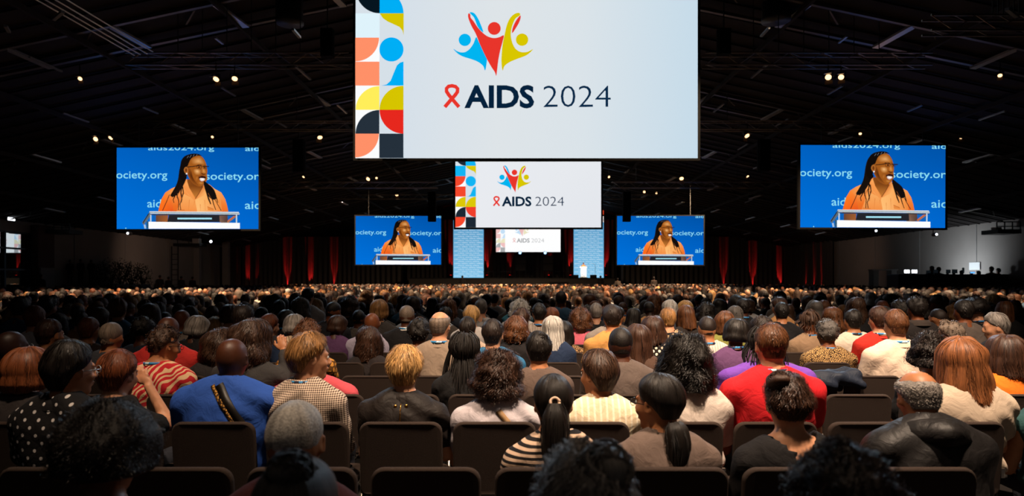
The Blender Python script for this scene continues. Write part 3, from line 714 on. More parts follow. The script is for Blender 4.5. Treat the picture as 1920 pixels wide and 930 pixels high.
# red uplights along the curtain
m_redlens = mat('lens_red', 'FF2018', emit=3.0)
def uplight(px, d, power, ang, label, zf=0.0, tall=1.0):
    q = P(px, 0, d); q.z = zf
    t = thing('uplight', label, 'spotlight', q, 0, 'red uplights at the curtain')
    MB().lathe([(.12, .04), (.14, .1), (.14, .3), (.11, .34)], 14).build('housing', m_black, t)
    MB().box((-.17, 0, .15), (.02, .06, .3)).box((.17, 0, .15), (.02, .06, .3)).box((0, 0, .02), (.36, .1, .03)).build('bracket', m_black, t)
    MB().lathe([(.105, .335), (.1, .352)], 14).build('lens', m_redlens, t)
    ax = Vector((0, .36, 0)) if d > 73 else Vector((.36 * (1 if q.x > 0 else -1), 0, 0))
    spot('red_uplight', (q.x, q.y, zf + .4), (q.x + ax.x, q.y + ax.y, zf + 2.6), power * 1.1, ang + 2, (1, .02, .02), .5, .03)
for i, (px, dd_, pw, an) in enumerate(((451, 72.6, 150, 10), (463, 73.42, 1400, 13), (480, 73.42, 300, 9), (537, 73.42, 1800, 17), (581, 73.42, 1800, 16), (625, 73.42, 1600, 15), (1359, 73.42, 1300, 16), (1414, 73.42, 1800, 17), (1464, 73.42, 1800, 17), (1507, 67.9, 1000, 12), (1522, 66.1, 1500, 14), (1536, 64.5, 1300, 14))):
    uplight(px, dd_, pw, an, ('red uplight at the foot of the black curtain, %s' % (('leftmost', 'second from left', 'third from left', 'fourth from left', 'fifth from left', 'left of the far left blue screen', 'right of the far right blue screen',
            'second beyond the far right blue screen', 'under the near right screen edge, widest', 'first of the three thin ones', 'middle of the three thin ones', 'last of the three thin ones')[i])))
for i, px in enumerate((845.5, 913, 956, 1029, 1069.5, 1136.5)):
    uplight(px, 76.62, 1500 if i not in (2, 3) else 600, 20, 'red uplight on the stage, ' + ('outside the left banner', 'inside the left banner', 'left of the scenery frames', 'behind the right scenery frame', 'inside the right banner', 'outside the right banner')[i], 2.0)

# spot fixtures seen glowing under the trusses
m_glow = mat('warm_lamp_glow', 'FFC890', emit=2.6); m_glowc = mat('cool_lamp_glow', 'F0F6FF', emit=6.0)
def fixture(px, py, d, r, label, m=m_glow, rz=0.0, tilt=38):
    q = P(px, py, d)
    t = thing('spotlight', label, 'spotlight', q, rz, 'spotlights under the trusses')
    Mx = Matrix.Rotation(R(180 - tilt), 4, 'X')
    MB().lathe([(r * .62, -r * 2.0), (r * .8, -r * 1.2), (r, -.02)], 12, Mx).build('housing', m_black, t)
    MB().box((0, 0, r * 1.6), (r * 2.6, r * .4, .03)).box((-r * 1.3, 0, r * .7), (.03, r * .4, r * 1.8)).box((r * 1.3, 0, r * .7), (.03, r * .4, r * 1.8)).bar((0, 0, r * 1.6), (0, 0, r * 1.6 + .35), .03).build('yoke', m_black, t)
    MB().lathe([(r * .86, -.03), (r * .86, .005), (r * .4, .02)], 12, Mx).build('lens', m, t)
    MB().add([Mx @ Vector(v) for v in ((-r, r, 0), (r, r, 0), (r * 1.1, r * 1.8, r * .9), (-r * 1.1, r * 1.8, r * .9))], [(0, 1, 2, 3)]).add([Mx @ Vector(v) for v in ((-r, -r, 0), (r, -r, 0), (r * 1.1, -r * 1.8, r * .9), (-r * 1.1, -r * 1.8, r * .9))], [(0, 1, 2, 3)]).build('barn_door', mat('barn_door_black', '4A3A2C', rough=.4), t)
FX = [(405, 149, 20, .115, 'left-hand of the bright pair under the near truss left of the largest screen'), (440, 148, 20, .11, 'right-hand of the bright pair under the near truss left of the largest screen'), (150, 148, 20, .08, 'dim tilted spotlight at the upper left under the near truss'),
      (1553, 145, 20, .12, 'left-hand of the bright pair under the near truss right of the largest screen'), (1577, 145, 20, .11, 'right-hand of the bright pair under the near truss right of the largest screen'), (1875, 142, 20, .08, 'small orange spotlight at the upper right under the near truss'),
      (179, 261, 28.6, .13, 'left one of the pair above the near left blue screen'), (207, 259, 28.6, .12, 'right one of the pair above the near left blue screen'), (80, 257, 28.6, .09, 'small one at the far left under the second truss'),
      (398, 257, 28.6, .07, 'tiny one over the right part of the near left blue screen'), (600, 258, 28.6, .14, 'bright one left of the lower part of the largest screen'), (1401, 255, 28.6, .14, 'bright one right of the lower part of the largest screen'),
      (1613, 251, 28.6, .08, 'small one over the middle of the near right blue screen'), (1803, 256, 28.6, .14, 'bright one above the right end of the near right blue screen'),
      (690, 336, 41, .16, 'bright one over the far left blue screen'), (706, 334, 41, .09, 'small one beside the bright one over the far left blue screen'), (744, 366, 57, .17, 'one just above the top edge of the far left blue screen'), (569, 332, 41, .10, 'small one below the left loudspeaker array'),
      (623, 361, 57, .12, 'small one left of the far left blue screen'), (497, 360, 50, .16, 'one beside the right edge of the near left blue screen'),
      (1278, 335, 41, .17, 'bright one over the far right blue screen'), (1142, 332, 41, .09, 'small one right beside the middle screen'), (1208, 360, 57, .14, 'left one of the row above the far right blue screen'), (1231, 362, 57, .12, 'middle one of the row above the far right blue screen'),
      (1270, 360, 57, .15, 'right one of the row above the far right blue screen'), (1402, 331, 41, .11, 'small one below the right loudspeaker array'), (1472, 366, 57, .2, 'bright one beside the left edge of the near right blue screen'), (1323, 360, 57, .12, 'small orange one over the right end of the far right blue screen')]
for i, (px, py, d, r, lab) in enumerate(FX):
    fixture(px, py, d, r * .85, 'glowing spotlight, ' + lab, m_glow, rz=rnd.uniform(-.7, .7), tilt=rnd.uniform(30, 65))
for i, (px, py, d, r, lab) in enumerate(((244, 438, 27.98, .075, 'round white lamp under the near left blue screen'), (397, 453, 61, .2, 'square white lamp beneath the near left blue screen by the curtain edge'), (1593, 454, 61, .2, 'square white lamp below the near right blue screen'),
                        (1640, 433, 48, .14, 'round white lamp under the near right blue screen, left one'), (1751, 440, 27.98, .075, 'round white lamp under the right end of the near right blue screen'))):
    q = P(px, py, d); t = thing('small_lamp', lab, 'lamp', q)
    MB().lathe([(r, -.05), (r * 1.05, .0), (r * 1.05, .12), (r * .6, .18)], 14, Matrix.Rotation(R(90), 4, 'X')).build('housing', m_black, t)
    MB().lathe([(r * .62, .178), (r * .6, .19)], 14, Matrix.Rotation(R(90), 4, 'X')).build('lens', m_glowc, t)
    MB().bar((0, .05, 0), (0, .05, .26 if d == 27.98 else min(1.2, roof_z(q.x) - q.z - .1)), .03).build('bracket', m_black, t)

for pa, pb, d, lab in ((487, 512, 60, 'thin red light bar beside the near left blue screen'), (1484, 1498, 60, 'thin red light bar beside the near right blue screen')):
    a = P(pa, 369, d); b = P(pb, 368, d); t = thing('light_bar', lab, 'lamp', (a + b) / 2)
    MB().box((0, .06, .03), ((b - a).length, .1, .14)).build('housing', m_black, t); MB().box((0, -.0, .0), ((b - a).length * .96, .03, .07)).build('lens', m_redlens, t)
    MB().bar((0, .06, .08), (0, .06, roof_z(a.x) - a.z + .05), .03).build('hanging_cable', m_black, t)
# ---- left side: glazed wall, portal, platform
WF = mat('window_frame_dark', '2C343C', rough=.4, metal=.4)
m_glass = None
m, nt, b = newmat('dark_mirror_glass'); b.inputs['Base Color'].default_value = (.55, .62, .66, 1); b.inputs['Metallic'].default_value = 1; b.inputs['Roughness'].default_value = 0.0
m_glass = m
wy0, wy1 = 33.2, 42.1; PANE_DEG = -1.9
w1 = struct(thing('window_1', 'dark reflecting glazed wall at the far left edge', '', (-W_, 0, 0)))
del w1['category']
for i, (a, b_) in enumerate(((wy0, 36.6), (36.75, 39.9), (40.05, 42.0))):
    for j, (z0, z1) in enumerate(((0.15, 1.1), (1.2, 2.3), (2.42, 3.62), (3.72, 4.6))):
        MB().box((0, 0, 0), (.02, b_ - a, z1 - z0)).build('pane', m_glass, w1, False, (-.12, (a + b_) / 2, (z0 + z1) / 2), (0, 0, R(PANE_DEG)))
for y in (wy0 - .07, 36.68, 39.97, 42.07): MB().box((0, y, 2.35), (.16, .14, 4.7)).build('mullion', WF, w1)
for z in (.08, 1.15, 2.36, 3.67, 4.66): MB().box((0, 37.65, z), (.12, 9.0, .10)).build('rail', WF, w1)
q = P(14, 409, 40.1); t = thing('exit_sign', 'bright white lit sign above the glazed wall at the left edge', 'sign', (-W_ + .3, 40.1, q.z))
MB().box((0, 0, 0), (.08, .62, .34)).build('sign_box', m_black, t); 
for k in range(3): MB().box((.05, -.2 + .2 * k, 0), (.02, .15, .28)).build('lit_panel', m_glowc, t)
struct(MB().box((-W_ + .25, 42.9, 2.6), (.5, 1.5, 5.3)).build('pillar_left', mat('brown_pillar', '5A4A44', rough=.9, var=.2, scale=2)))
o = MB().box((-W_ + .57, 42.85, 1.25), (.12, 1.3, 2.5)).build('white_door_panel', m_conc); tag(o, 'pale lower panel on the pillar by the glazed wall', 'panel')
def platform(px0, px1, py0, py1, d, label, sx):
    a = P(px0, py1, d); b = P(px1, py0, d)
    t = thing('wall_platform', label, 'platform', ((a.x + b.x) / 2, d, a.z)); w = b.x - a.x; h = b.z - a.z
    MB().box((0, .6, .1), (w, 1.4, .25)).build('deck', m_black, t)
    MB().bar((-w / 2, 0, h), (w / 2, 0, h), .06).bar((-w / 2, 0, h * .6), (w / 2, 0, h * .6), .05).build('railing', m_duct, t)
    for k in range(4): MB().bar((-w / 2 + w * k / 3, 0, .2), (-w / 2 + w * k / 3, 0, h), .05).build('railing_post', m_duct, t)
    MB().box((-sx * w * .36, .3, h * .35), (w * .2, .5, h * .4)).build('grey_box', m_conc, t)
platform(86, 131, 420, 437, 43, 'dark railed wall platform beside the left pillar', -1)
platform(1869, 1913, 416, 437, 39.4, 'dark railed wall platform above the right wall', 1)
platform(1617, 1690, 436, 461, 60, 'dark railed wall platform under the near right blue screen', 1)
platform(312, 375, 436, 461, 60, 'dark railed wall platform under the near left blue screen', -1)
for px, wpx, d, lab in ((370, 11, 64, 'pillar_left_far'), (424, 11, 68, 'pillar_left_stage'), (1622, 11, 62, 'pillar_right_far'), (1571, 10, 68, 'pillar_right_stage')):
    q = P(px, 500, d); struct(MB().box((q.x, d, 3.0), (wpx / F * d, .5, 6.0)).build(lab, m_conc))
# dark doorway recess between the pillars
for sx, lab, px in ((-1, 'door_1', 397), (1, 'door_2', 1592)):
    q = P(px, 500, 69); struct(MB().box((q.x, 69.5, 2.6), (2.7, .12, 5.2)).build(lab, m_black))
# tall ladders hanging from the platforms
for px, d, lab in ((328, 58, 'dark ladder below the left wall platform'), (1664, 60, 'dark ladder below the right wall platform')):
    a = P(px, 502, d); b = P(px, 462, d); t = thing('ladder', lab, 'ladder', (a.x, d, 0))
    for s_ in (-1, 1): MB().bar((s_ * .28, 0, 0.05), (s_ * .28, 0, b.z), .06).build('stile', m_black, t)
    for k in range(9): MB().bar((-.28, 0, .4 + k * .45), (.28, 0, .4 + k * .45), .04).build('rung', m_black, t)

# ---- right: control desk
t = thing('control_desk', 'long black draped control desk before the lit right wall', 'desk', (P(1786, 520, 39.6).x, 39.6, 0))
wd = 205 / F * 39.6
MB().box((0, .5, 2.0), (wd, 1.2, .12)).build('desktop', m_black, t)
MB().box((0, -.08, 1.0), (wd, .06, 2.0)).build('front_drape', m_curtain, t)
for s_ in (-1, 1): MB().box((s_ * wd / 2, .5, 1.0), (.06, 1.2, 2.0)).build('side_drape', m_curtain, t)
for i, (px, py, w, h, m) in enumerate(((1700, 510, .42, .26, m_glowc), (1714, 510, .42, .26, m_glowc), (1741, 508, .3, .2, None), (1754, 507, .34, .26, None), (1778, 508, .3, .26, None), (1790, 509, .36, .28, None), (1823, 511, .35, .1, 'b'), (1806, 506, .12, .4, None))):
    q = P(px, 0, 40.0); w *= .85; h *= .85; q.z = 2.12 + h / 2; t = thing('desk_monitor', ('monitor on the control desk, ' + ('brightest at the left end', 'bright second from the left end', 'dark third one', 'dark fourth one', 'black square fifth one', 'black square sixth one', 'flat one glowing blue', 'narrow upright black one')[i]), 'monitor', q)
    MB().box((0, 0, 0), (w, .05, h)).build('bezel', m_black, t); MB().box((0, .08, -h / 2 - .02), (w * .3, .15, .08)).build('stand', m_black, t)
    MB().box((0, -.03, 0), (w * .9, .01, h * .85)).build('display', m if m is m_glowc else mat('monitor_dim' if m is None else 'monitor_blue', '20282E' if m is None else '5AA8FF', emit=.25 if m is None else 1.6), t)
q = P(1830, 495, 58); 
o = MB().box((W_ - .07, 43.8, P(0, 499, 43.8).z), (.02, 1.0, .5)).build('paper_sheet', mat('paper_white', 'C8CCCC')); tag(o, 'pale notice sheet stuck above the control desk on the right', 'sheet')
MBs = MB().box((0, 0, 0), (2.6, 1.0, .08)); t = thing('booth_counter', 'pale booth edge left of the control desk', 'table', (P(1655, 505, 52).x, 52, 0))  # top edge of a pale booth, built as a slab on pedestals
MB().box((0, 0, 2.53), (2.0, .8, .08)).build('tabletop', m_conc, t); MB().box((-.7, 0, 1.25), (.4, .7, 2.5)).build('pedestal', m_conc, t); MB().box((.7, 0, 1.25), (.4, .7, 2.5)).build('pedestal', m_conc, t)
# dark potted shrubs on the left side, seen against the wall
m_leafd = mat('dark_leaf', '1E2A1C', rough=.6); m_bark = mat('dark_bark', '2A221C')
for i, (px, w, top, d) in enumerate(((190, 1.5, 488, 47), (207, 1.9, 482, 48), (227, 1.9, 484, 49), (246, 1.7, 488, 50), (268, 1.5, 493, 51))):
    q = P(px, top, d); g_ = np.random.RandomState(i + 40); H_ = q.z
    t = thing('potted_shrub', 'dark potted shrub by the left wall, ' + ('nearest the pillar', 'second from the pillar, tallest', 'third from the pillar', 'fourth from the pillar', 'farthest from the pillar')[i], 'plant', (q.x, d, 0), 0, 'potted shrubs by the left wall')
    MB().lathe([(.3, 0), (.42, .6), (.45, .62), (.40, .60)], 16).build('pot', m_black, t, True)
    mb = MB()
    for k in range(7):
        a = g_.uniform(0, 6.28); mb.tube([(0, 0, .55), (.15 * math.cos(a), .15 * math.sin(a), H_ * .5), (w * .35 * math.cos(a), w * .3 * math.sin(a), H_ * g_.uniform(.7, .95))], [.04, .03, .012], 5)
    mb.build('stem', m_bark, t)
    lf = MB()
    for k in range(520):
        u = g_.normal(size=3); u /= np.linalg.norm(u); c = np.array((0, 0, H_ * .66)) + u * np.array((w * .5, w * .45, H_ * .34)) * g_.uniform(.4, 1.0)
        a, b_ = g_.normal(size=3), g_.normal(size=3); a = a / np.linalg.norm(a) * .09; b_ = b_ / np.linalg.norm(b_) * .035
        lf.add([c - a, c + b_, c + a, c - b_], [(0, 1, 2, 3)])
    o = lf.build('foliage', m_leafd, t); o['kind'] = 'stuff'
o = MB().box((-28.2, 46.2, .71), (3.4, 4.6, 1.42)).build('raised_walk', m_stage); tag(o, 'low black raised walk by the left wall with dark figures on it', 'platform')
# ---------------------------------------------------------------- materials of people
def skin_mat(name, col, shine=.35):
    if name in MATS: return MATS[name]
    m, nt, b = newmat(name); c = lin(col)
    b.inputs['Roughness'].default_value = .48; b.inputs['Specular IOR Level'].default_value = shine
    tc = nt.nodes.new('ShaderNodeTexCoord'); n = nt.nodes.new('ShaderNodeTexNoise'); n.inputs['Scale'].default_value = 35; n.inputs['Detail'].default_value = 5
    mx = nt.nodes.new('ShaderNodeMix'); mx.data_type = 'RGBA'
    mx.inputs[6].default_value = (*[x * .8 for x in c], 1); mx.inputs[7].default_value = (*[x * 1.15 for x in c], 1)
    link(nt, tc.outputs['Object'], n.inputs['Vector']); link(nt, n.outputs['Fac'], mx.inputs[0]); link(nt, mx.outputs[2], b.inputs['Base Color'])
    bp = nt.nodes.new('ShaderNodeBump'); bp.inputs['Strength'].default_value = .12; bp.inputs['Distance'].default_value = .004
    link(nt, n.outputs['Fac'], bp.inputs['Height']); link(nt, bp.outputs['Normal'], b.inputs['Normal'])
    MATS[name] = m; return m
SK = {'pale': 'D9A98A', 'fair': 'C98F6C', 'tan': 'A86E48', 'brown': '7A4426', 'dark': '4A2716', 'deep': '2E1810'}
def skin(k): return skin_mat('skin_' + k, SK[k])
HR = {'black': '17120F', 'offblack': '211814', 'darkbrown': '352015', 'brown': '55331C', 'redbrown': '64341C', 'auburn': '6E3C20', 'ginger': '7A4A2A',
      'darkblond': '8A6238', 'blond': 'B88E58', 'lightblond': 'DDB878', 'grey': '77706A', 'silver': 'A8A39C', 'darkgrey': '45403C', 'salt': '6A5C50', 'umber': '3E2A1E'}
def hair_mat(k, soft=0):
    name = 'hair_' + k
    if name in MATS: return MATS[name]
    m, nt, b = newmat(name); c = lin(HR[k])
    at = nt.nodes.new('ShaderNodeAttribute'); at.attribute_name = 'shade'
    tc = nt.nodes.new('ShaderNodeAttribute'); tc.attribute_name = 'fibre'; n = nt.nodes.new('ShaderNodeTexNoise'); n.inputs['Scale'].default_value = 1.0; n.inputs['Detail'].default_value = 4; n.inputs['Roughness'].default_value = .65
    link(nt, tc.outputs['Vector'], n.inputs['Vector'])
    ad = nt.nodes.new('ShaderNodeMath'); ad.operation = 'MULTIPLY_ADD'; ad.inputs[1].default_value = 1.7; ad.inputs[2].default_value = -.62
    link(nt, n.outputs['Fac'], ad.inputs[0])
    a2 = nt.nodes.new('ShaderNodeMath'); a2.operation = 'MULTIPLY_ADD'; a2.inputs[1].default_value = .55
    link(nt, at.outputs['Fac'], a2.inputs[0]); link(nt, ad.outputs[0], a2.inputs[2])
    mx = nt.nodes.new('ShaderNodeMix'); mx.data_type = 'RGBA'
    mx.inputs[6].default_value = (*[x * .25 for x in c], 1); mx.inputs[7].default_value = (*[min(1, x * 1.9) for x in c], 1); a2.use_clamp = True
    link(nt, a2.outputs[0], mx.inputs[0]); link(nt, mx.outputs[2], b.inputs['Base Color'])
    b.inputs['Roughness'].default_value = .46; b.inputs['Specular IOR Level'].default_value = .3
    bp = nt.nodes.new('ShaderNodeBump'); bp.inputs['Strength'].default_value = .75; bp.inputs['Distance'].default_value = .004
    link(nt, n.outputs['Fac'], bp.inputs['Height']); link(nt, bp.outputs['Normal'], b.inputs['Normal'])
    MATS[name] = m; return m
def cloth(name, col, kind='plain', col2='FFFFFF', scale=1.0, col3=None, rough=.85):
    """woven cloth with the print it has"""
    key = 'cloth_' + name
    if key in MATS: return MATS[key]
    m, nt, b = newmat(key); N = nt.nodes.new; L = lambda a, c: nt.links.new(a, c)
    c1, c2 = lin(col), lin(col2)
    b.inputs['Roughness'].default_value = rough; b.inputs['Specular IOR Level'].default_value = .2
    tc = N('ShaderNodeTexCoord')
    no = N('ShaderNodeTexNoise'); no.inputs['Scale'].default_value = 13; no.inputs['Detail'].default_value = 5; no.inputs['Distortion'].default_value = 1.2; L(tc.outputs['Object'], no.inputs['Vector'])
    bp = N('ShaderNodeBump'); bp.inputs['Strength'].default_value = .4; bp.inputs['Distance'].default_value = .02
    L(no.outputs['Fac'], bp.inputs['Height']); L(bp.outputs['Normal'], b.inputs['Normal'])
    fac = None
    if kind == 'dots':
        sp = N('ShaderNodeSeparateXYZ'); L(tc.outputs['Object'], sp.inputs[0])
        def cell(out, off):
            a = N('ShaderNodeMath'); a.operation = 'MULTIPLY_ADD'; a.inputs[1].default_value = scale; a.inputs[2].default_value = off + 50; L(out, a.inputs[0])
            f = N('ShaderNodeMath'); f.operation = 'FRACT'; L(a.outputs[0], f.inputs[0])
            s = N('ShaderNodeMath'); s.operation = 'SUBTRACT'; s.inputs[1].default_value = .5; L(f.outputs[0], s.inputs[0])
            q = N('ShaderNodeMath'); q.operation = 'POWER'; q.inputs[1].default_value = 2
            ab = N('ShaderNodeMath'); ab.operation = 'ABSOLUTE'; L(s.outputs[0], ab.inputs[0]); L(ab.outputs[0], q.inputs[0]); return q.outputs[0]
        outs = []
        for off in (0, .5):
            a = N('ShaderNodeMath'); L(cell(sp.outputs['X'], off), a.inputs[0]); L(cell(sp.outputs['Z'], off), a.inputs[1])
            t = N('ShaderNodeMath'); t.operation = 'LESS_THAN'; t.inputs[1].default_value = .045 if scale > 16 else .013; L(a.outputs[0], t.inputs[0]); outs.append(t.outputs[0])
        mxx = N('ShaderNodeMath'); mxx.operation = 'MAXIMUM'; L(outs[0], mxx.inputs[0]); L(outs[1], mxx.inputs[1]); fac = mxx.outputs[0]
    elif kind == 'check':
        def bw(dr):
            w = N('ShaderNodeTexWave'); w.bands_direction = dr; w.inputs['Scale'].default_value = scale; w.inputs['Distortion'].default_value = .4; w.inputs['Detail Scale'].default_value = .4
            L(tc.outputs['Object'], w.inputs['Vector']); g = N('ShaderNodeMath'); g.operation = 'GREATER_THAN'; g.inputs[1].default_value = .5; L(w.outputs['Fac'], g.inputs[0]); return g.outputs[0]
        a = N('ShaderNodeMath'); a.operation = 'MULTIPLY'; L(bw('X'), a.inputs[0]); L(bw('Z'), a.inputs[1])
        a2 = N('ShaderNodeMath'); L(bw('X'), a2.inputs[0]); L(bw('Z'), a2.inputs[1])
        h = N('ShaderNodeMath'); h.operation = 'MULTIPLY'; h.inputs[1].default_value = .5; L(a2.outputs[0], h.inputs[0]); fac = h.outputs[0]
    elif kind == 'stripe':
        w = N('ShaderNodeTexWave'); w.bands_direction = 'Z'; w.inputs['Scale'].default_value = scale; w.inputs['Distortion'].default_value = 1.2; w.inputs['Detail Scale'].default_value = .5
        L(tc.outputs['Object'], w.inputs['Vector']); g = N('ShaderNodeMath'); g.operation = 'GREATER_THAN'; g.inputs[1].default_value = .5; L(w.outputs['Fac'], g.inputs[0]); fac = g.outputs[0]
    elif kind == 'pinstripe':
        w = N('ShaderNodeTexWave'); w.bands_direction = 'X'; w.inputs['Scale'].default_value = scale; L(tc.outputs['Object'], w.inputs['Vector'])
        g = N('ShaderNodeMath'); g.operation = 'GREATER_THAN'; g.inputs[1].default_value = .75; L(w.outputs['Fac'], g.inputs[0]); fac = g.outputs[0]
    elif kind == 'leopard':
        v = N('ShaderNodeTexVoronoi'); v.feature = 'DISTANCE_TO_EDGE'; v.inputs['Scale'].default_value = scale; L(tc.outputs['Object'], v.inputs['Vector'])
        g = N('ShaderNodeMath'); g.operation = 'LESS_THAN'; g.inputs[1].default_value = .13; L(v.outputs['Distance'], g.inputs[0]); fac = g.outputs[0]
    elif kind == 'floral':
        mp = N('ShaderNodeMapping'); mp.inputs['Rotation'].default_value = (.3, .7, .4); L(tc.outputs['Object'], mp.inputs['Vector'])
        w = N('ShaderNodeTexWave'); w.wave_type = 'RINGS'; w.inputs['Scale'].default_value = scale; w.inputs['Distortion'].default_value = 9; w.inputs['Detail'].default_value = 1; w.inputs['Detail Scale'].default_value = 1.1
        L(mp.outputs['Vector'], w.inputs['Vector']); g = N('ShaderNodeMath'); g.operation = 'GREATER_THAN'; g.inputs[1].default_value = .6; L(w.outputs['Fac'], g.inputs[0]); fac = g.outputs[0]
    mx = N('ShaderNodeMix'); mx.data_type = 'RGBA'
    if fac is not None:
        mx.inputs[6].default_value = (*c1, 1); mx.inputs[7].default_value = (*c2, 1); L(fac, mx.inputs[0])
    else:
        mx.inputs[6].default_value = (*[x * .82 for x in c1], 1); mx.inputs[7].default_value = (*[min(1, x * 1.12) for x in c1], 1); L(no.outputs['Fac'], mx.inputs[0])
    L(mx.outputs[2], b.inputs['Base Color'])
    MATS[key] = m; return m

# ---------------------------------------------------------------- figure
from mathutils.bvhtree import BVHTree
class Fig:
    """frames of a seated figure: feet on the floor at z=0, facing +Y; st stretches the trunk"""
    def __init__(s, g=1.0, sw=.19, st=1.0, lean=4, yaw=0, pitch=0, roll=0, tyaw=0, arms=None, sh=1.0):
        s.g, s.sw, s.st = g, sw, st
        s.T = Matrix.Translation((0, 0, .55)) @ Matrix.Rotation(R(tyaw), 4, 'Z') @ Matrix.Rotation(R(-lean), 4, 'X') @ Matrix.Translation((0, 0, -.55))
        s.neckz = .55 + .53 * st
        s.shz = .55 + .45 * st - .05
        s.Hd = s.T @ Matrix.Translation((0, -.01, s.neckz)) @ Matrix.Rotation(R(lean * .8), 4, 'X') @ Matrix.Rotation(R(-yaw), 4, 'Z') @ Matrix.Rotation(R(roll), 4, 'Y') @ Matrix.Rotation(R(-pitch), 4, 'X') @ Matrix.Translation((0, .03, .130)) @ Matrix.Scale(1.06, 4)
        s.top = (s.Hd @ Vector((0, -.01, .118))).z
        s.arms = arms or {}
        s.S = {}; s.E = {}; s.Hn = {}
        for sd in (-1, 1):
            s.S[sd] = s.T @ Vector((sd * sw, -.015, s.shz))
            a = s.arms.get(sd)
            if a: s.E[sd], s.Hn[sd] = Vector(a[0]), Vector(a[1])
            else:
                s.E[sd] = s.S[sd] + Vector((sd * .045, .075, -.255)); s.Hn[sd] = Vector((sd * .09, s.E[sd].y + .235, .655))
    def trunk(s, d, infl=0.0, k=.035):
        g, st, T = s.g, s.st, s.T; z = lambda t: .55 + (t - .55) * st
        if infl:
            k = .06
            d.ell((0, -.015, z(.80)), (s.sw * .98 + .01, .106 * (.5 * g + .5), .20 * st), k, T, infl=infl)
        d.ell((0, max(0, g - 1) * .16, .56), (.165 * g, .135 * g, .13), k, T, infl=infl)
        d.ell((0, .0, z(.74)), (.135 * g, .105 * g, .20 * st), k, T, infl=infl)
        d.ell((0, -.012, z(.90)), (.155 * (.6 * g + .4), .108 * (.5 * g + .5), .185 * st), k, T, infl=infl)
        for sd in (-1, 1):
            d.ell((sd * s.sw * .48, -.045, z(.93)), (.085, .07, .12 * st), k, T, infl=infl)
            d.cap((sd * .03, -.02, z(1.035)), (sd * s.sw, -.015, s.shz), .055, .052 * (.5 * g + .5), k, T, infl=infl)
            d.cap((0, -.022, z(1.07)), (sd * s.sw * .60, -.02, z(.99)), .042, .048, .03, T, infl=infl)
    def upper_arm(s, d, sd, infl=0, k=.03, frac=1.0):
        g = .5 * s.g + .5; e = s.S[sd].lerp(s.E[sd], frac)
        d.cap(s.S[sd], e, .054 * g, (.054 - .012 * frac) * g, k, infl=infl)
    def forearm(s, d, sd, infl=0, k=.02, frac=1.0):
        g = .5 * s.g + .5; e = s.E[sd].lerp(s.Hn[sd], frac)
        d.cap(s.E[sd], e, .041 * g, (.041 - .014 * frac) * g, k, infl=infl)
    def hand(s, d, sd):
        W = s.Hn[sd]; f = (W - s.E[sd]).normalized()
        side = f.cross(Vector((0, 0, 1))).normalized() if abs(f.z) < .8 else Vector((1, 0, 0))
        nrm = side.cross(f).normalized()
        c = W + f * .045
        d.ell((0, 0, 0), (.04, .044, .016), .012, Matrix.Translation(c) @ Matrix((side, f, nrm)).transposed().to_4x4())
        for i, (o, L) in enumerate(((-.027, .062), (-.009, .075), (.009, .07), (.027, .055))):
            a = c + f * .036 + side * o; m_ = a + f * L * .5 - nrm * .006; e = m_ + f * L * .38 - nrm * .028
            d.cap(a, m_, .0095, .009, .006); d.cap(m_, e, .009, .008, .005)
        a = c - f * .015 - side * sd * .032; m_ = a - side * sd * .024 + f * .03; e = m_ + f * .028 - nrm * .012
        d.cap(a, m_, .012, .011, .01); d.cap(m_, e, .011, .009, .006)
    def head(s, d):
        H = s.Hd
        d.cap(s.T @ Vector((0, -.02, s.neckz - .07)), H @ Vector((0, -.022, -.045)), .063, .056, .03)
        d.ell((0, -.012, .03), (.0755, .094, .085), .02, H)
        d.ell((0, -.02, -.012), (.069, .078, .07), .03, H)
        d.ell((0, .024, -.035), (.057, .064, .083), .025, H)
        d.ell((0, .062, -.097), (.024, .022, .018), .022, H)
        d.cap((0, .088, .008), (0, .108, -.026), .0085, .0125, .012, H)
        for sd in (-1, 1):
            d.ell((sd * .011, .099, -.032), (.009, .010, .008), .008, H)
            d.ell((sd * .031, .096, .006), (.016, .012, .011), .012, H, sub=True)
            d.ell((sd * .031, .078, .006), (.0125, .0125, .0115), .004, H)
            d.cap((sd * .012, .087, .026), (sd * .046, .076, .024), .008, .006, .012, H)
            d.ell((sd * .040, .060, -.028), (.020, .024, .018), .02, H)
            eM = H @ Matrix.Translation((sd * .0775, -.006, -.010)) @ Matrix.Rotation(R(sd * -24), 4, 'Z')
            d.ell((0, 0, .004), (.0075, .019, .031), .008, eM)
            d.ell((sd * .006, .003, .006), (.006, .010, .018), .005, eM, sub=True)
        d.ell((0, .088, -.057), (.024, .010, .0065), .007, H); d.ell((0, .085, -.068), (.021, .010, .0075), .007, H)
    def body(s, name, res=.02, hres=.008, fineh=()):
        hc = s.Hd.translation
        xr = .55
        fx = [(hc.x - .10, hc.x + .10, hres)]; fy = [(hc.y - .13, hc.y + .13, hres * 1.2)]; fz = [(hc.z - .14, hc.z + .14, hres)]
        for sd in fineh:
            w = s.Hn[sd] + (s.Hn[sd] - s.E[sd]).normalized() * .06
            fx.append((w.x - .07, w.x + .07, .006)); fy.append((w.y - .07, w.y + .07, .007)); fz.append((w.z - .1, w.z + .1, .006))
        xe = max(.42, max(abs(s.E[q].x) + .1 for q in (-1, 1)), max(abs(s.Hn[q].x) + .15 for q in (-1, 1)))
        d = Sdf(axis(-xe, xe, res, fx), axis(-.3, .85, res * 1.3, fy), axis(-.02, max(s.top, s.Hn[1].z + .15, s.Hn[-1].z + .15) + .06, res * 1.2, fz))
        s.trunk(d)
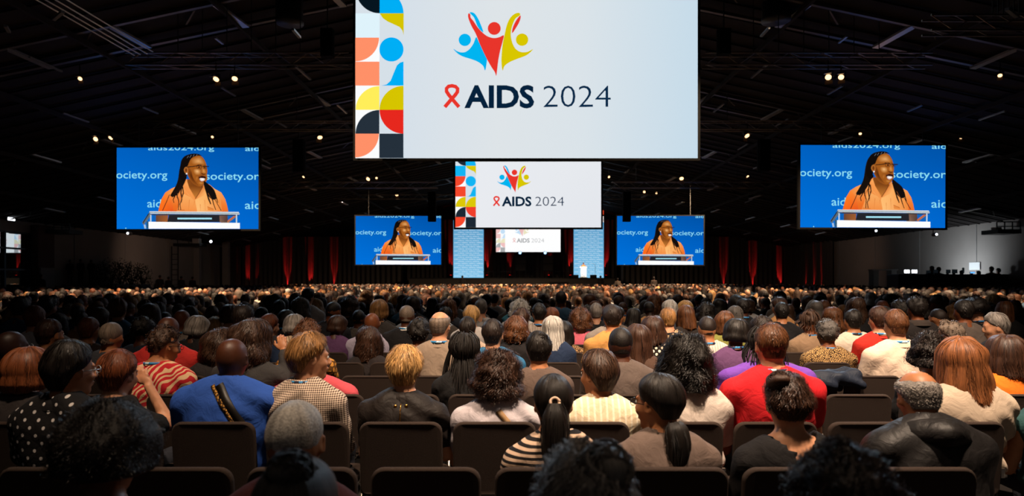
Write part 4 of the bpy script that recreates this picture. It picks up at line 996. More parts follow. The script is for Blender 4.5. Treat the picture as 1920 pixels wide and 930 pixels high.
        for sd in (-1, 1):
            s.upper_arm(d, sd); s.forearm(d, sd); s.hand(d, sd)
            d.cap((sd * .095, 0, .52), (sd * .13, .44, .52), .08, .056, .03)
            d.cap((sd * .13, .44, .52), (sd * .13, .42, .09), .054, .036, .02)
            d.cap((sd * .13, .40, .05), (sd * .14, .56, .035), .04, .03, .02)
        s.head(d)
        return d.mesh(name)
    def shirt(s, name, sleeve='short', seed=0, res=.013, neck=.0, wr=.006, infl=.012, hem=.50, loose=0.0):
        xe = max(.42, max(abs(s.E[q].x) + .1 for q in (-1, 1)), max(abs(s.Hn[q].x) + .12 for q in (-1, 1)))
        d = Sdf(axis(-xe, xe, res), axis(-.32, .75, res * 1.25), axis(.42, s.neckz + .12 + (0.25 if s.arms else 0), res))
        s.trunk(d, infl=infl + loose)
        for sd in (-1, 1):
            if sleeve != 'none': s.upper_arm(d, sd, infl + .004 + loose, .03, .62 if sleeve == 'short' else 1.0)
            if sleeve == 'long': s.forearm(d, sd, infl + .002, .02, .93)
        if wr:
            S = np.array(((1, 0, 0), (0, 1, 0), (0, 0, 1.0)))
            ph = seed
            def w(p):
                q = p * np.array((1.0, .8, 1.5)) + fbm(p, seed, 6, 1)[:, None] * .03
                a = fbm(q, seed + 1, 13, 2)
                fold = np.sin(q[:, 2] * 30 + np.abs(q[:, 0]) * 34 * (1 + .3 * math.sin(seed)) + fbm(p, seed + 2, 7, 2) * 2.0)
                return wr * (.6 * a + .75 * fold * np.clip(.35 + fbm(p, seed + 3, 8, 1), 0, 1.2))
            d.noise(w)
        z = s.neckz - .02 - neck
        d.cap((0, -.022, z), (0, .0, s.neckz + .25), .062 + neck * .75, .075 + neck * .75, .008, s.T, sub=True)
        d.cap((0, .06, z + .01), (0, .12, z - .03), .05, .04, .01, s.T, sub=True)
        d.F[:, :, d.z < hem] = .05
        return d.mesh(name)
    def trousers(s, name):
        d = Sdf(axis(-.34, .34, .03), axis(-.3, .75, .035), axis(.02, .74, .03))
        d.ell((0, .0, .56), (.165 * s.g, .135 * s.g, .13), .03, infl=.014)
        for sd in (-1, 1):
            d.cap((sd * .095, 0, .52), (sd * .13, .44, .52), .08, .056, .03, infl=.014)
            d.cap((sd * .13, .44, .52), (sd * .13, .42, .12), .054, .04, .02, infl=.014)
        return d.mesh(name)
    def collar(s, h=.045, r=.069, stand=0.0):
        mb = MB(); n = 20; V = []; Fc = []
        for j, (dr, dz) in enumerate(((.006, 0), (0, h), (.004, h + .003), (.022, h * .35), (.03, -.012))):
            for i in range(n):
                a = 2 * PI * i / n; fr = max(0, math.sin(a))
                V.append(s.T @ Vector(((r + dr) * math.cos(a), -.02 + (r + dr) * math.sin(a), s.neckz - .034 + dz - fr * .04)))
        for j in range(4):
            for i in range(n): Fc.append((j * n + i, j * n + (i + 1) % n, (j + 1) * n + (i + 1) % n, (j + 1) * n + i))
        mb.add(V, Fc); return mb.mesh('collar', True)
    def lanyard(s, w=.02):
        V = []; Fc = []; z0 = s.neckz - .012; n = 22
        pts = [(-.045, .16, z0 - .30), (-.055, .125, z0 - .16)]
        for i in range(n):
            a = R(150) + R(240) * i / (n - 1)
            pts.append((.080 * math.cos(a), -.02 + .085 * math.sin(a), z0 + .006 + (-.022 if math.sin(a) > 0 else 0) * abs(math.sin(a)) + .004))
        pts += [(.055, .125, z0 - .16), (.045, .16, z0 - .30)]
        for i, p in enumerate(pts):
            o = Vector((p[0], p[1] + .02, 0)).normalized() * .003
            for q in ((0, 0), (1, 0), (1, 1), (0, 1)):
                V.append(s.T @ (Vector(p) + o * (1 if q[1] else -.2) + Vector((0, 0, w * (q[0] - .5)))))
        for i in range(len(pts) - 1):
            for k in range(4): Fc.append((i * 4 + k, i * 4 + (k + 1) % 4, i * 4 + 4 + (k + 1) % 4, i * 4 + 4 + k))
        return MB().add(V, Fc).mesh('lanyard', True)
    def glasses(s):
        mb = MB()
        for sd in (-1, 1):
            ring = [(sd * .032 + .022 * math.cos(a), .104, .004 + .017 * math.sin(a)) for a in np.linspace(0, 2 * PI, 13)]
            mb.tube([s.Hd @ Vector(p) for p in ring], .0017, 4)
            mb.tube([s.Hd @ Vector(p) for p in ((sd * .054, .104, .008), (sd * .072, .09, .008), (sd * .080, .02, .006), (sd * .080, -.012, .0))], .0019, 4)
        mb.tube([s.Hd @ Vector(p) for p in ((-.010, .106, .008), (0, .109, .011), (.010, .106, .008))], .0017, 4)
        return mb.mesh('glasses', True)

# ---------------------------------------------------------------- hair, in the head's own frame
def hair(style, seed=0, strands=500, det=1.0, **o):
    g = np.random.RandomState(seed)
    D = dict(top=.014, side=.012, back=.014, hang=0.0, front=0.0, nape=126, flare=.0, amp=.003, freq=38, streak=.0025, cut=0, curl=0.0, width=.0016, slen=.35, a0=0, ear=94, temple=84, brow=58, part=0.0,
             tail=None, bun=None, drop=0.0, rag=0.01, sweep=0.0, lift=.004)
    ST = {'short': dict(top=.020, side=.009, back=.013, amp=.003, slen=.18, lift=.006, nape=134, drop=.05), 'buzz': dict(drop=.045, top=.006, side=.0045, back=.005, amp=.0008, streak=.0006, slen=.03, lift=.001),
          'fade': dict(drop=.03, top=.012, streak=.0006, side=.003, back=.004, amp=.001, slen=.03, lift=.001, nape=112),
          'tousled': dict(drop=.06, top=.032, side=.022, back=.026, amp=.006, freq=24, slen=.28, lift=.012, nape=130, streak=.004, ear=100, temple=82, brow=60),
          'crop': dict(drop=.065, top=.028, side=.018, back=.022, amp=.003, slen=.28, lift=.006, nape=138, ear=102, streak=.004),
          'bob': dict(top=.024, side=.030, back=.032, hang=.075, front=.05, flare=.018, amp=.003, slen=.45, streak=.004, rag=.012),
          'long': dict(top=.018, side=.026, back=.026, hang=.25, front=.18, flare=.03, amp=.004, slen=.5, streak=.005, rag=.03, sweep=.012),
          'wavy': dict(top=.024, side=.036, back=.034, hang=.20, front=.15, flare=.045, amp=.008, freq=26, slen=.35, curl=.007, streak=.004, rag=.035),
          'curly': dict(top=.042, side=.052, back=.046, hang=.12, front=.09, flare=.035, amp=.013, freq=48, slen=.22, curl=.010, rag=.03, lift=.014),
          'afro': dict(top=.075, side=.080, back=.075, nape=128, amp=.009, freq=55, slen=.07, curl=.006, lift=.014, ear=112, temple=84, brow=56),
          'shortcurl': dict(drop=.045, top=.030, side=.024, back=.026, amp=.007, freq=70, slen=.08, curl=.005, lift=.010, nape=128),
          'bald': dict(drop=.045, a0=68, top=.004, side=.005, back=.005, amp=.001, slen=.04, lift=.002, streak=.001),
          'thin': dict(a0=40, top=.003, side=.010, back=.010, amp=.002, slen=.09, lift=.004, streak=.002),
          'pulled': dict(drop=.04, ear=100, temple=88, brow=58, top=.008, side=.005, back=.007, amp=.0012, slen=.25, lift=.0012, streak=.0018),
          'locs': dict(top=.014, side=.012, back=.012, amp=.006, freq=80, slen=.02),
          'scarf': dict(top=.022, side=.022, back=.026, hang=.14, front=.12, flare=.06, amp=.008, freq=22, streak=.007, slen=0)}
    D.update(ST[style]); D.update(o)
    C = np.array((0, -.010, .024)); RR = np.array((.077, .096, .091))
    def interp(phi, a_back, a_side, a_temple, a_front):
        p = np.abs(phi)
        return np.interp(p, [0, R(50), R(92), R(118), R(150), PI], [a_back, a_back * .985, a_side, a_temple, a_front, a_front])
    def path(phi, v, off=0.0):
        """phi 0 at the back; v 0 crown .. 1 tip"""
        phi = np.asarray(phi, float); v = np.asarray(v, float)
        aend = R(interp(phi, D['nape'], D['ear'], D['temple'], D['brow']))
        hw = np.interp(np.abs(phi), [0, R(70), R(108), R(126), PI], [1, .95, D['front'] / max(D['hang'], 1e-6), 0, 0]) if D['hang'] else np.zeros_like(phi)
        L = D['hang'] * hw
        dn = np.interp(np.abs(phi), [0, R(52), R(82), PI], [1, 1, 0, 0]) * D['drop'] if not D['hang'] else np.zeros_like(phi)
        if D['drop'] and not D['hang']: aend = np.where(dn > .001, np.minimum(aend, R(112)), aend); L = dn
        if D['hang']:
            aend = np.where(hw > .02, np.minimum(aend, R(102)), aend); L = L * (1 + D['rag'] * 3 * np.sin(phi * 7 + seed) * .5)
        rs = .09
        a0 = R(np.interp(np.abs(phi), [0, R(100), PI], [D['a0'], D['a0'], min(D['a0'], 30)])) if D['a0'] else 0.0
        arc = (aend - a0) * rs; tot = arc + L
        s_ = v * tot
        al = a0 + np.minimum(s_, arc) / rs
        hs = np.maximum(s_ - arc, 0)
        pw = (np.cos(phi) * .5 + .5)
        base = D['side'] + (D['back'] - D['side']) * pw ** 2
        t = D['top'] + (base - D['top']) * np.clip(np.sin(np.minimum(al, PI / 2)), 0, 1) ** 1.5
        if not D['hang']:
            t = t * np.clip((1 - v) / .30, .05, 1) ** .7
        if D['a0']: t = t * np.clip(v / .25, .1, 1)
        t = t + off
        sa, ca = np.sin(al), np.cos(al)
        dx, dy = np.sin(phi), -np.cos(phi)
        hh = hs / max(D['hang'], .01) if D['hang'] else np.zeros_like(hs)
        ex = 1 + (D['flare'] / .09) * hh * (1 - .55 * hh) + off * 0
        x = C[0] + (RR[0] + t) * sa * dx * ex
        y = C[1] + (RR[1] + t) * sa * dy * (1 + (D['flare'] * .5 / .09) * hh)
        z = C[2] + (RR[2] + t) * ca - hs
        if D['drop'] and not D['hang']:
            qn = 1 - 2.0 * hs; x = x * qn; y = C[1] + (y - C[1]) * (1 - 1.1 * hs)
        x = x + D['sweep'] * hh * np.sin(seed)
        tuck = np.clip((hh - .55) / .45, 0, 1) * (.0 if style in ('long', 'scarf') else .02) if D['hang'] else 0
        x = x - np.sin(phi) * tuck; y = y + np.cos(phi) * tuck
        return np.stack([x, y, z], -1)
    nph, nv = int(64 * det), int(26 * det) + (int(14 * det) if D['hang'] else 0)
    ph = np.linspace(-PI, PI, nph, endpoint=False); v = np.linspace(.0 if D['a0'] else .012, 1, nv)
    PH, VV = np.meshgrid(ph, v, indexing='ij')
    Pt = path(PH, VV)
    ctr = np.array((0, -.01, 0)); nrm = Pt - ctr; nrm[..., 2] = np.maximum(nrm[..., 2], 0); nrm /= np.linalg.norm(nrm, axis=-1)[..., None] + 1e-9
    fl = Pt.reshape(-1, 3)
    n1 = fbm(fl, seed + 5, D['freq'], 2).reshape(PH.shape)
    stv = fbm(np.stack([np.sin(PH) * 1.0, np.cos(PH) * 1.0, VV * .12], -1).reshape(-1, 3), seed + 9, 16, 2).reshape(PH.shape)
    env = np.clip(VV / .12, 0, 1); tl_ = np.ones_like(VV) if D['hang'] else np.clip((1 - VV) / .25, .15, 1)
    Pt = Pt + nrm * ((D['amp'] * n1 + D['streak'] * stv * env) * tl_)[..., None]
    FIB = [np.stack([np.cos(PH) * 34, np.sin(PH) * 34, VV * 5], -1).reshape(-1, 3) if D['slen'] > .1 else Pt.reshape(-1, 3) * 170]
    shade = .5 + .22 * stv + .1 * n1
    V = [Pt.reshape(-1, 3)]; SHD = [shade.reshape(-1)]; Q = []
    gi = np.arange(nph * nv).reshape(nph, nv); gn = np.roll(gi, -1, 0)
    Q.append(np.stack([gi[:, :-1], gi[:, 1:], gn[:, 1:], gn[:, :-1]], -1).reshape(-1, 4))
    base = nph * nv
    # rim turned in
    last = Pt[:, -1]; inn = last.copy()
    cc = np.array((0, -.02, 0)); inn[:, :2] = cc[:2] + (inn[:, :2] - cc[:2]) * (.62 if D['hang'] else .8); inn[:, 2] += .012
    V.append(inn); SHD.append(np.full(nph, .3)); FIB.append(np.zeros((nph, 3))); ri = base + np.arange(nph)
    Q.append(np.stack([gi[:, -1], ri, np.roll(ri, -1), gn[:, -1]], -1)); base += nph
    if not D['a0']:
        V.append(np.array([[0, -.012, Pt[:, 0, 2].mean() + .0005]])); SHD.append(np.array([.5])); FIB.append(np.zeros((1, 3)))
        Q.append(np.stack([gi[:, 0], gn[:, 0], np.full(nph, base), np.full(nph, base)], -1)); base += 1
    if strands:
        K = 7 if not D['curl'] else 10
        N_ = strands
        p0 = g.uniform(-PI, PI, N_); 
        if D['hang']: p0 = np.where(g.rand(N_) < .75, g.uniform(-R(115), R(115), N_), p0)
        ln = D['slen'] * g.uniform(.5, 1.2, N_); v0 = g.uniform(.02 if not D['a0'] else .1, .9, N_); v1 = np.minimum(v0 + ln, 1.0 + g.uniform(0, D['rag'] * 2.5, N_))
        t = np.linspace(0, 1, K)
        PHs = p0[:, None] + g.normal(0, .10, N_)[:, None] * t[None, :] + g.normal(0, .012, (N_, K))
        Vs = v0[:, None] + (v1 - v0)[:, None] * t
        off = -.002 + D['lift'] * np.sin(t * PI * .85)[None, :] * g.uniform(.2, 1.3, N_)[:, None]
        S_ = path(PHs, Vs, off)
        nr = S_ - ctr; nr[..., 2] = np.maximum(nr[..., 2], 0); nr /= np.linalg.norm(nr, axis=-1)[..., None] + 1e-9
        nn = fbm(S_.reshape(-1, 3), seed + 5, D['freq'], 2).reshape(N_, K)
        S_ = S_ + nr * (D['amp'] * nn)[..., None]
        tan = np.gradient(S_, axis=1); tan /= np.linalg.norm(tan, axis=-1)[..., None] + 1e-9
        side = np.cross(tan, nr); side /= np.linalg.norm(side, axis=-1)[..., None] + 1e-9
        if D['curl']:
            w_ = g.uniform(1.3, 2.6, N_)[:, None] * 2 * PI * t + g.uniform(0, 6.28, N_)[:, None]
            S_ = S_ + D['curl'] * (side * np.sin(w_)[..., None] + nr * (.5 + .8 * np.cos(w_))[..., None])
        wd = D['width'] * (1 - .75 * t)[None, :, None] * g.uniform(.6, 1.5, N_)[:, None, None]
        VS = np.stack([S_ - side * wd, S_ + side * wd], 2)                       # N,K,2,3
        V.append(VS.reshape(-1, 3)); rr_ = g.uniform(-.2, 1.3, N_); SHD.append(np.repeat(rr_, K * 2)); FIB.append(np.repeat(np.stack([rr_ * 9, rr_ * 5, rr_], -1), K * 2, 0))
        ii = base + np.arange(N_ * K * 2).reshape(N_, K, 2)
        Q.append(np.stack([ii[:, :-1, 0], ii[:, 1:, 0], ii[:, 1:, 1], ii[:, :-1, 1]], -1).reshape(-1, 4))
        base += N_ * K * 2
    def tubeit(pts, rad, n=8, sh=.5, rough=0.0, lump=0.0):
        nonlocal base
        pts = np.array(pts, float); K = len(pts); rad = np.broadcast_to(rad, K)
        tn = np.gradient(pts, axis=0); tn /= np.linalg.norm(tn, axis=1)[:, None] + 1e-9
        a = np.cross(tn, (0, 1, .2)); a /= np.linalg.norm(a, axis=1)[:, None] + 1e-9; b = np.cross(tn, a)
        an = np.linspace(0, 2 * PI, n, endpoint=False)
        ring = pts[:, None] + rad[:, None, None] * (a[:, None] * np.cos(an)[None, :, None] + b[:, None] * np.sin(an)[None, :, None])
        s1 = np.full((K, n), sh)
        if rough:
            q = fbm(np.stack(np.broadcast_arrays(np.cos(an)[None, :] * 1.0, np.sin(an)[None, :] * 1.0, np.linspace(0, .3, K)[:, None]), -1).reshape(-1, 3), seed + 31, 9, 2).reshape(K, n)
            ring += (rough * q)[..., None] * (ring - pts[:, None]) / (rad[:, None, None] + 1e-6); s1 = s1 + .25 * q
        if lump: ring += (lump * fbm(ring.reshape(-1, 3), seed + 33, 55, 2).reshape(K, n))[..., None] * (ring - pts[:, None]) / (rad[:, None, None] + 1e-6)
        V.append(ring.reshape(-1, 3)); SHD.append(s1.reshape(-1)); FIB.append(np.stack(np.broadcast_arrays(np.cos(an)[None, :] * 14 + sh * 7, np.sin(an)[None, :] * 14, np.linspace(0, 3, K)[:, None]), -1).reshape(-1, 3))
        ii = base + np.arange(K * n).reshape(K, n); jn = np.roll(ii, -1, 1)
        Q.append(np.stack([ii[:-1], jn[:-1], jn[1:], ii[1:]], -1).reshape(-1, 4)); base += K * n
    if D['tail']:
        p0, L, rad, drop = D['tail']            # anchor, length, radius, direction
        p0 = np.array(p0); dr = np.array(drop, float)
        t = np.linspace(0, 1, 16)[:, None]
        pts = p0 + np.concatenate([np.zeros((16, 1)), -.03 * np.sin(np.minimum(t * 3, PI / 2)), -L * t], 1) + dr * t
        pr = rad * np.clip(np.array([.5, .75, .95, 1, 1.02, 1.02, 1.0, .98, .95, .92, .88, .82, .72, .58, .4, .12]), 0, 2)
        tubeit(pts, pr, 18, .45, rough=.005)
        for i in range(90 if det >= 1 else 20):
            a = g.uniform(0, 6.28); k0 = g.randint(0, 8); k1 = min(16, k0 + g.randint(5, 10)); rr = pr * g.uniform(.9, 1.15)
            q = pts + np.stack([np.cos(a) * rr, np.sin(a) * rr, g.uniform(-.02, .0) * t[:, 0]], -1) + fbm(pts, i, 14, 1)[:, None] * .004
            tubeit(q[k0:k1], np.linspace(.002, .0006, k1 - k0), 3, g.uniform(.1, 1))
    for b_ in (D['bun'] or ()):
        c, r = np.array(b_[0], float), b_[1]
        tubeit([c + np.array((0, 0, r * z * .92)) for z in np.linspace(-.97, .97, 10)], [r * math.sqrt(1 - (z) ** 2) for z in np.linspace(-.97, .97, 10)], 18, .5, lump=.18 * r)
        for i in range(int(70 * det)):
            u = g.normal(size=3); u /= np.linalg.norm(u); w_ = np.cross(u, g.normal(size=3)); w_ /= np.linalg.norm(w_)
            th = np.linspace(0, g.uniform(1.2, 3), 7)[:, None]
            q = c + (u * np.cos(th) + w_ * np.sin(th)) * r * (1.02 + .25 * g.rand() * th / 3)
            tubeit(q, np.linspace(.0035, .0012, 7), 3, g.uniform(.1, 1))
    if o.get('loc_n') or style == 'locs':
        LN, LL, LR = o.get('loc_n', 60), o.get('loc_len', .3), o.get('loc_r', .005)
        for i in range(LN):
            phi = g.uniform(-R(112), R(112)); v0 = g.uniform(.15, .8); n_ = 9
            hd = path(np.full(5, phi), np.linspace(v0, .95, 5), .006 + .012 * g.rand())
            end = hd[-1]; L = LL * g.uniform(.7, 1.05); tt = np.linspace(0.05, 1, n_)[:, None]
            out = np.array((np.sin(phi), -np.cos(phi) * 1.0, 0)) * .045 * np.sin(tt * 2.2)
            tl = end + np.array((0, 0, -1)) * L * tt + out + np.array((g.normal(0, .02), g.normal(0, .01), 0)) * tt
            q = np.concatenate([hd, tl]); tubeit(q, np.linspace(LR * 1.15, LR * .6, len(q)), 5, g.uniform(.2, .9))
    me = mesh_from('hair', np.concatenate(V), np.concatenate(Q))
    # degenerate crown quads are cleaned by validate(); attribute length must match vertices
    sh = np.concatenate(SHD).astype(np.float32)
    at = me.attributes.new('shade', 'FLOAT', 'POINT'); at.data.foreach_set('value', sh[:len(me.vertices)])
    at = me.attributes.new('fibre', 'FLOAT_VECTOR', 'POINT'); at.data.foreach_set('vector', np.concatenate(FIB).astype(np.float32)[:len(me.vertices)].ravel())
    return me

# ---------------------------------------------------------------- chairs
def soft_panel(w, h, t, r, n=5, bulge=.012, curve=.015):
    """padded panel with rounded corners, standing in XZ, centre of its lower edge at 0"""
    pts = []
    for cx, cz, a0 in ((w / 2 - r, h - r, 0), (-w / 2 + r, h - r, 90), (-w / 2 + r * .5, r * .5, 180), (w / 2 - r * .5, r * .5, 270)):
        rr = r if a0 < 180 else r * .5
        for i in range(n + 1):
            a = R(a0 + 90 * i / n); pts.append((cx + rr * math.cos(a), cz + rr * math.sin(a)))
    N_ = len(pts); V = []; Fc = []
    prof = ((.0085, -t / 2 - .001), (.008, -t / 2 - .001), (.0025, -t / 2 + .003), (0, -t / 2 + .010), (0, t / 2 - .010), (.006, t / 2 - .002), (.02, t / 2 + bulge * .4), (.07, t / 2 + bulge))
    cz = h / 2
    for s_, y in prof:
        for x, z in pts:
            xx = x * (1 - s_ / (w / 2)); zz = cz + (z - cz) * (1 - s_ / (h / 2))
            V.append((xx, y + curve * (1 - (2 * xx / w) ** 2) * -1 + curve * .5, zz))
    for j in range(len(prof) - 1):
        for i in range(N_): Fc.append((j * N_ + i, j * N_ + (i + 1) % N_, (j + 1) * N_ + (i + 1) % N_, (j + 1) * N_ + i))
    Fc.append(tuple(range(N_))); Fc.append(tuple(range((len(prof) - 1) * N_, len(prof) * N_))[::-1])
    return V, Fc
m_fab = mat('chair_fabric', '362C27', rough=.95, spec=.15, bump=.35, scale=420, var=.22)
m_metal = mat('chair_metal', '8A8580', rough=.35, metal=.9)
m_chrome = mat('chrome_clip', 'D8D4CE', rough=.25, metal=1)
_V, _F = soft_panel(.475, .43, .034, .062)
ROT = Matrix.Rotation(R(7), 4, 'X')
CH = {}
CH['backrest'] = MB().add([ROT @ Vector(v) + Vector((0, 0, .42)) for v in _V], _F).mesh('backrest', True)
for q_ in (-1, -2): CH['backrest'].polygons[len(CH['backrest'].polygons) + q_].use_smooth = False
_V, _F = soft_panel(.47, .45, .05, .06, curve=0)
CH['seat'] = MB().add([Vector((x, z + .02, .445 + y)) for x, y, z in _V], _F).mesh('seat', True)
def _leg(sd, fr):
    mb = MB()
    if fr: mb.tube([(sd * .235, .40, .42), (sd * .24, .46, .01)], .011, 6)
    else: mb.tube([(sd * .235, .02, .42), (sd * .24, -.07, .01)], .011, 6)
    mb.box((sd * .24, .46 if fr else -.07, .008), (.03, .03, .016)); return mb.mesh('leg', True)
LEGS = [_leg(sd, fr) for sd in (-1, 1) for fr in (0, 1)]
CH['frame'] = MB().tube([(-.235, .02, .42), (-.235, .40, .42)], .010, 6).tube([(.235, .02, .42), (.235, .40, .42)], .010, 6).tube([(-.235, .03, .41), (.235, .03, .41)], .009, 6).tube([(-.235, .02, .42), (-.232, -.01, .56)], .010, 6).tube([(.235, .02, .42), (.232, -.01, .56)], .010, 6).mesh('frame', True)
CH['link_clip'] = MB().box((.248, -.012, .545), (.022, .02, .055)).box((.262, -.012, .53), (.012, .03, .012)).mesh('link_clip')
def chair(x, y, label, rz=0, full=True):
    c = thing('audience_chair', label, 'chair', (x, y, 0), rz, 'padded audience chairs in rows')
    put('backrest', CH['backrest'], m_fab, c)
    if full:
        put('seat', CH['seat'], m_fab, c); put('frame', CH['frame'], m_metal, c)
        for L_ in LEGS: put('leg', L_, m_metal, c)
        put('link_clip', CH['link_clip'], m_chrome, c)
    return c
# ================================================================ AUDIENCE
ROW0, DROW, PITCH = 2.85, .92, .535
def row_d(k): return ROW0 + DROW * k
ORD = ['first', 'second', 'third', 'fourth', 'fifth', 'sixth', 'seventh', 'eighth', 'ninth', 'tenth', 'eleventh', 'twelfth', 'thirteenth', 'fourteenth', 'fifteenth', 'sixteenth', 'seventeenth', 'eighteenth',
       'nineteenth', 'twentieth', 'twenty-first', 'twenty-second', 'twenty-third', 'twenty-fourth', 'twenty-fifth', 'twenty-sixth', 'twenty-seventh', 'twenty-eighth', 'twenty-ninth', 'thirtieth',
       'thirty-first', 'thirty-second', 'thirty-third', 'thirty-fourth', 'thirty-fifth', 'thirty-sixth', 'thirty-seventh', 'thirty-eighth', 'thirty-ninth', 'fortieth', 'forty-first', 'forty-second', 'forty-third', 'forty-fourth']
# chairs: an anchor pixel for each row
ANCH = {0: 798, 1: 751, 2: 1610, 3: 691, 4: 1551, 5: 1057, 6: 1000, 7: 620, 8: 1100}
seats = {}
for k in range(0, 9):
    d = row_d(k); x0 = (ANCH[k] - CX) / F * d
    lim = .80 * d; xs = []
    i0 = int(math.ceil((-lim - x0) / PITCH)); i1 = int((lim - x0) // PITCH)
    xs = [x0 + PITCH * i for i in range(i0, i1 + 1)]
    seats[k] = xs
    for j, x in enumerate(xs):
        chair(x, d + .05, 'dark taupe padded chair, %s row of chairs counted from the camera, %s from the left' % (ORD[k], ORD[j]), rnd.uniform(-.012, .012))

m_white_eye = None
def eye_mat():
    if 'eye' in MATS: return MATS['eye']
    m, nt, b = newmat('eye'); tc = nt.nodes.new('ShaderNodeTexCoord'); sp = nt.nodes.new('ShaderNodeSeparateXYZ'); link(nt, tc.outputs['Object'], sp.inputs[0])
    g = nt.nodes.new('ShaderNodeMath'); g.operation = 'GREATER_THAN'; g.inputs[1].default_value = .0095; link(nt, sp.outputs['Y'], g.inputs[0])
    mx = nt.nodes.new('ShaderNodeMix'); mx.data_type = 'RGBA'; mx.inputs[6].default_value = (.8, .78, .75, 1); mx.inputs[7].default_value = (.02, .012, .008, 1)
    link(nt, g.outputs[0], mx.inputs[0]); link(nt, mx.outputs[2], b.inputs['Base Color']); b.inputs['Roughness'].default_value = .15
    MATS['eye'] = m; return m
m_lan = None
def lan_mat():
    if 'lan' in MATS: return MATS['lan']
    m, nt, b = newmat('lanyard_print'); tc = nt.nodes.new('ShaderNodeTexCoord'); v = nt.nodes.new('ShaderNodeTexVoronoi'); v.inputs['Scale'].default_value = 42; link(nt, tc.outputs['Object'], v.inputs['Vector'])
    cr = nt.nodes.new('ShaderNodeValToRGB'); cr.color_ramp.interpolation = 'CONSTANT'; e = cr.color_ramp.elements
    e[0].position = 0; e[0].color = (*lin('0A1C38'), 1); e[1].position = .28; e[1].color = (*lin('2A8AC8'), 1); a = e.new(.62); a.color = (*lin('BFE2F2'), 1); a = e.new(.8); a.color = (*lin('3A78B8'), 1)
    sx = nt.nodes.new('ShaderNodeSeparateColor'); link(nt, v.outputs['Color'], sx.inputs[0]); link(nt, sx.outputs[0], cr.inputs[0]); link(nt, cr.outputs[0], b.inputs['Base Color']); b.inputs['Roughness'].default_value = .6
    MATS['lan'] = m; return m
m_jeans = cloth('dark_trousers', '2A2C34')
EYE_ME = MB().lathe([(.0004, -.0118), (.006, -.0102), (.0105, -.0055), (.0118, 0), (.0105, .0055), (.006, .0102), (.0004, .0118)], 14, Matrix.Rotation(R(-90), 4, 'X')).mesh('eye', True)
_seed = [100]
HEROES = []      # (row, x) of everyone placed by hand
PTR = Fig().trousers('trousers')
def hero(px, ytop, k, hs, hc, sk, sh, label, sleeve='short', d=None, fig=None, ho=None, extra=(), neck=0.0, res=None, wr=.009, loose=0.0, fineh=()):
    _seed[0] += 1; sd = _seed[0]
    fig = dict(fig or {}); ho = dict(ho or {})
    yr = (row_d(k) if d is None else d) + .20
    big = k <= 1
    f0 = Fig(**dict(fig, st=1.0)); hy = f0.Hd.translation.y
    ht = {'afro': .06, 'curly': .035, 'tousled': .025, 'bob': .02, 'crop': .022, 'bald': 0, 'buzz': .004, 'fade': .006, 'pulled': .006}.get(hs, .014)
    ztop = (EYE - (ytop - HY) / F * (yr + hy)) / 1.04
    st = 1 + (ztop - ht - f0.top) / .53
    dz = 0
    if st < .80: dz = (st - .80) * .53; st = .80
    if st > 1.16: dz = (st - 1.16) * .53; st = 1.16
    fg = Fig(**dict(fig, st=st)); usc = 1.04 * min(1 + max(dz, 0) / 1.35, 1.13); dz = min(dz, 0)
    xw = (px - CX) / F * (yr + hy) - fg.Hd.translation.x * 1.04
    t = thing('person', label, 'person', (xw, yr, max(dz, -.12)), 0, None); t.scale = (usc,) * 3
    HEROES.append((k if d is None else (d - ROW0) / DROW, xw))
    hres = .0078 if k <= 1 else (.0115 if k <= 3 else .016)
    rs = res or (.013 if k <= 1 else (.019 if k <= 3 else .028))
    put('body', fg.body('body',   .028 if k <= 1 else .04, hres, fineh), skin(sk), t)
    if sh is not None:
        so = put('shirt', fg.shirt('shirt', sleeve, sd, rs, neck, wr, loose=loose), sh, t)
        fg.bvh = BVHTree.FromPolygons([v.co for v in so.data.vertices], [tuple(p_.vertices) for p_ in so.data.polygons]) if extra else None
    put('trousers', PTR, m_jeans, t)
    if hs:
        hk_ = dict(strands=(1450 if k <= 1 else 650 if k <= 3 else 170), det=(1.15 if k <= 1 else .9 if k <= 3 else .6), width=(.0015 if k <= 1 else .0022 if k <= 3 else .0036)); hk_.update(ho)
        me = hair(hs, sd, **hk_)
        h = put('hair', me, hair_mat(hc), t); h.matrix_local = fg.Hd
    if k <= 3:
        for s_ in (-1, 1):
            e = put('eye', EYE_ME, eye_mat(), t); e.matrix_local = fg.Hd @ Matrix.Translation((s_ * .031, .080, .006))
    if sh is not None and k <= 4 and neck < .03 and not any(isinstance(x, tuple) for x in extra): put('neckband', fg.collar(.012, .070), sh, t)
    for x in extra:
        if x == 'lanyard': put('lanyard', fg.lanyard(), lan_mat(), t)
        elif x == 'glasses': put('glasses', fg.glasses(), mat('dark_glasses_frame', '1A1512', rough=.3), t)
        elif x == 'glasses_light': put('glasses', fg.glasses(), mat('pale_glasses_frame', 'B8C4CC', rough=.2, metal=.6), t)
        elif isinstance(x, tuple) and x[0] == 'collar': put('collar', fg.collar(*x[2:]), x[1], t)
        elif callable(x): x(t, fg)
    return t, fg
def onback(fg, x, z, dy=0.0):
    h = fg.bvh.ray_cast(Vector((x, -.6, z)), Vector((0, 1, 0)))[0]
    return (h if h else Vector((x, -.1, z))) + Vector((0, dy, 0))
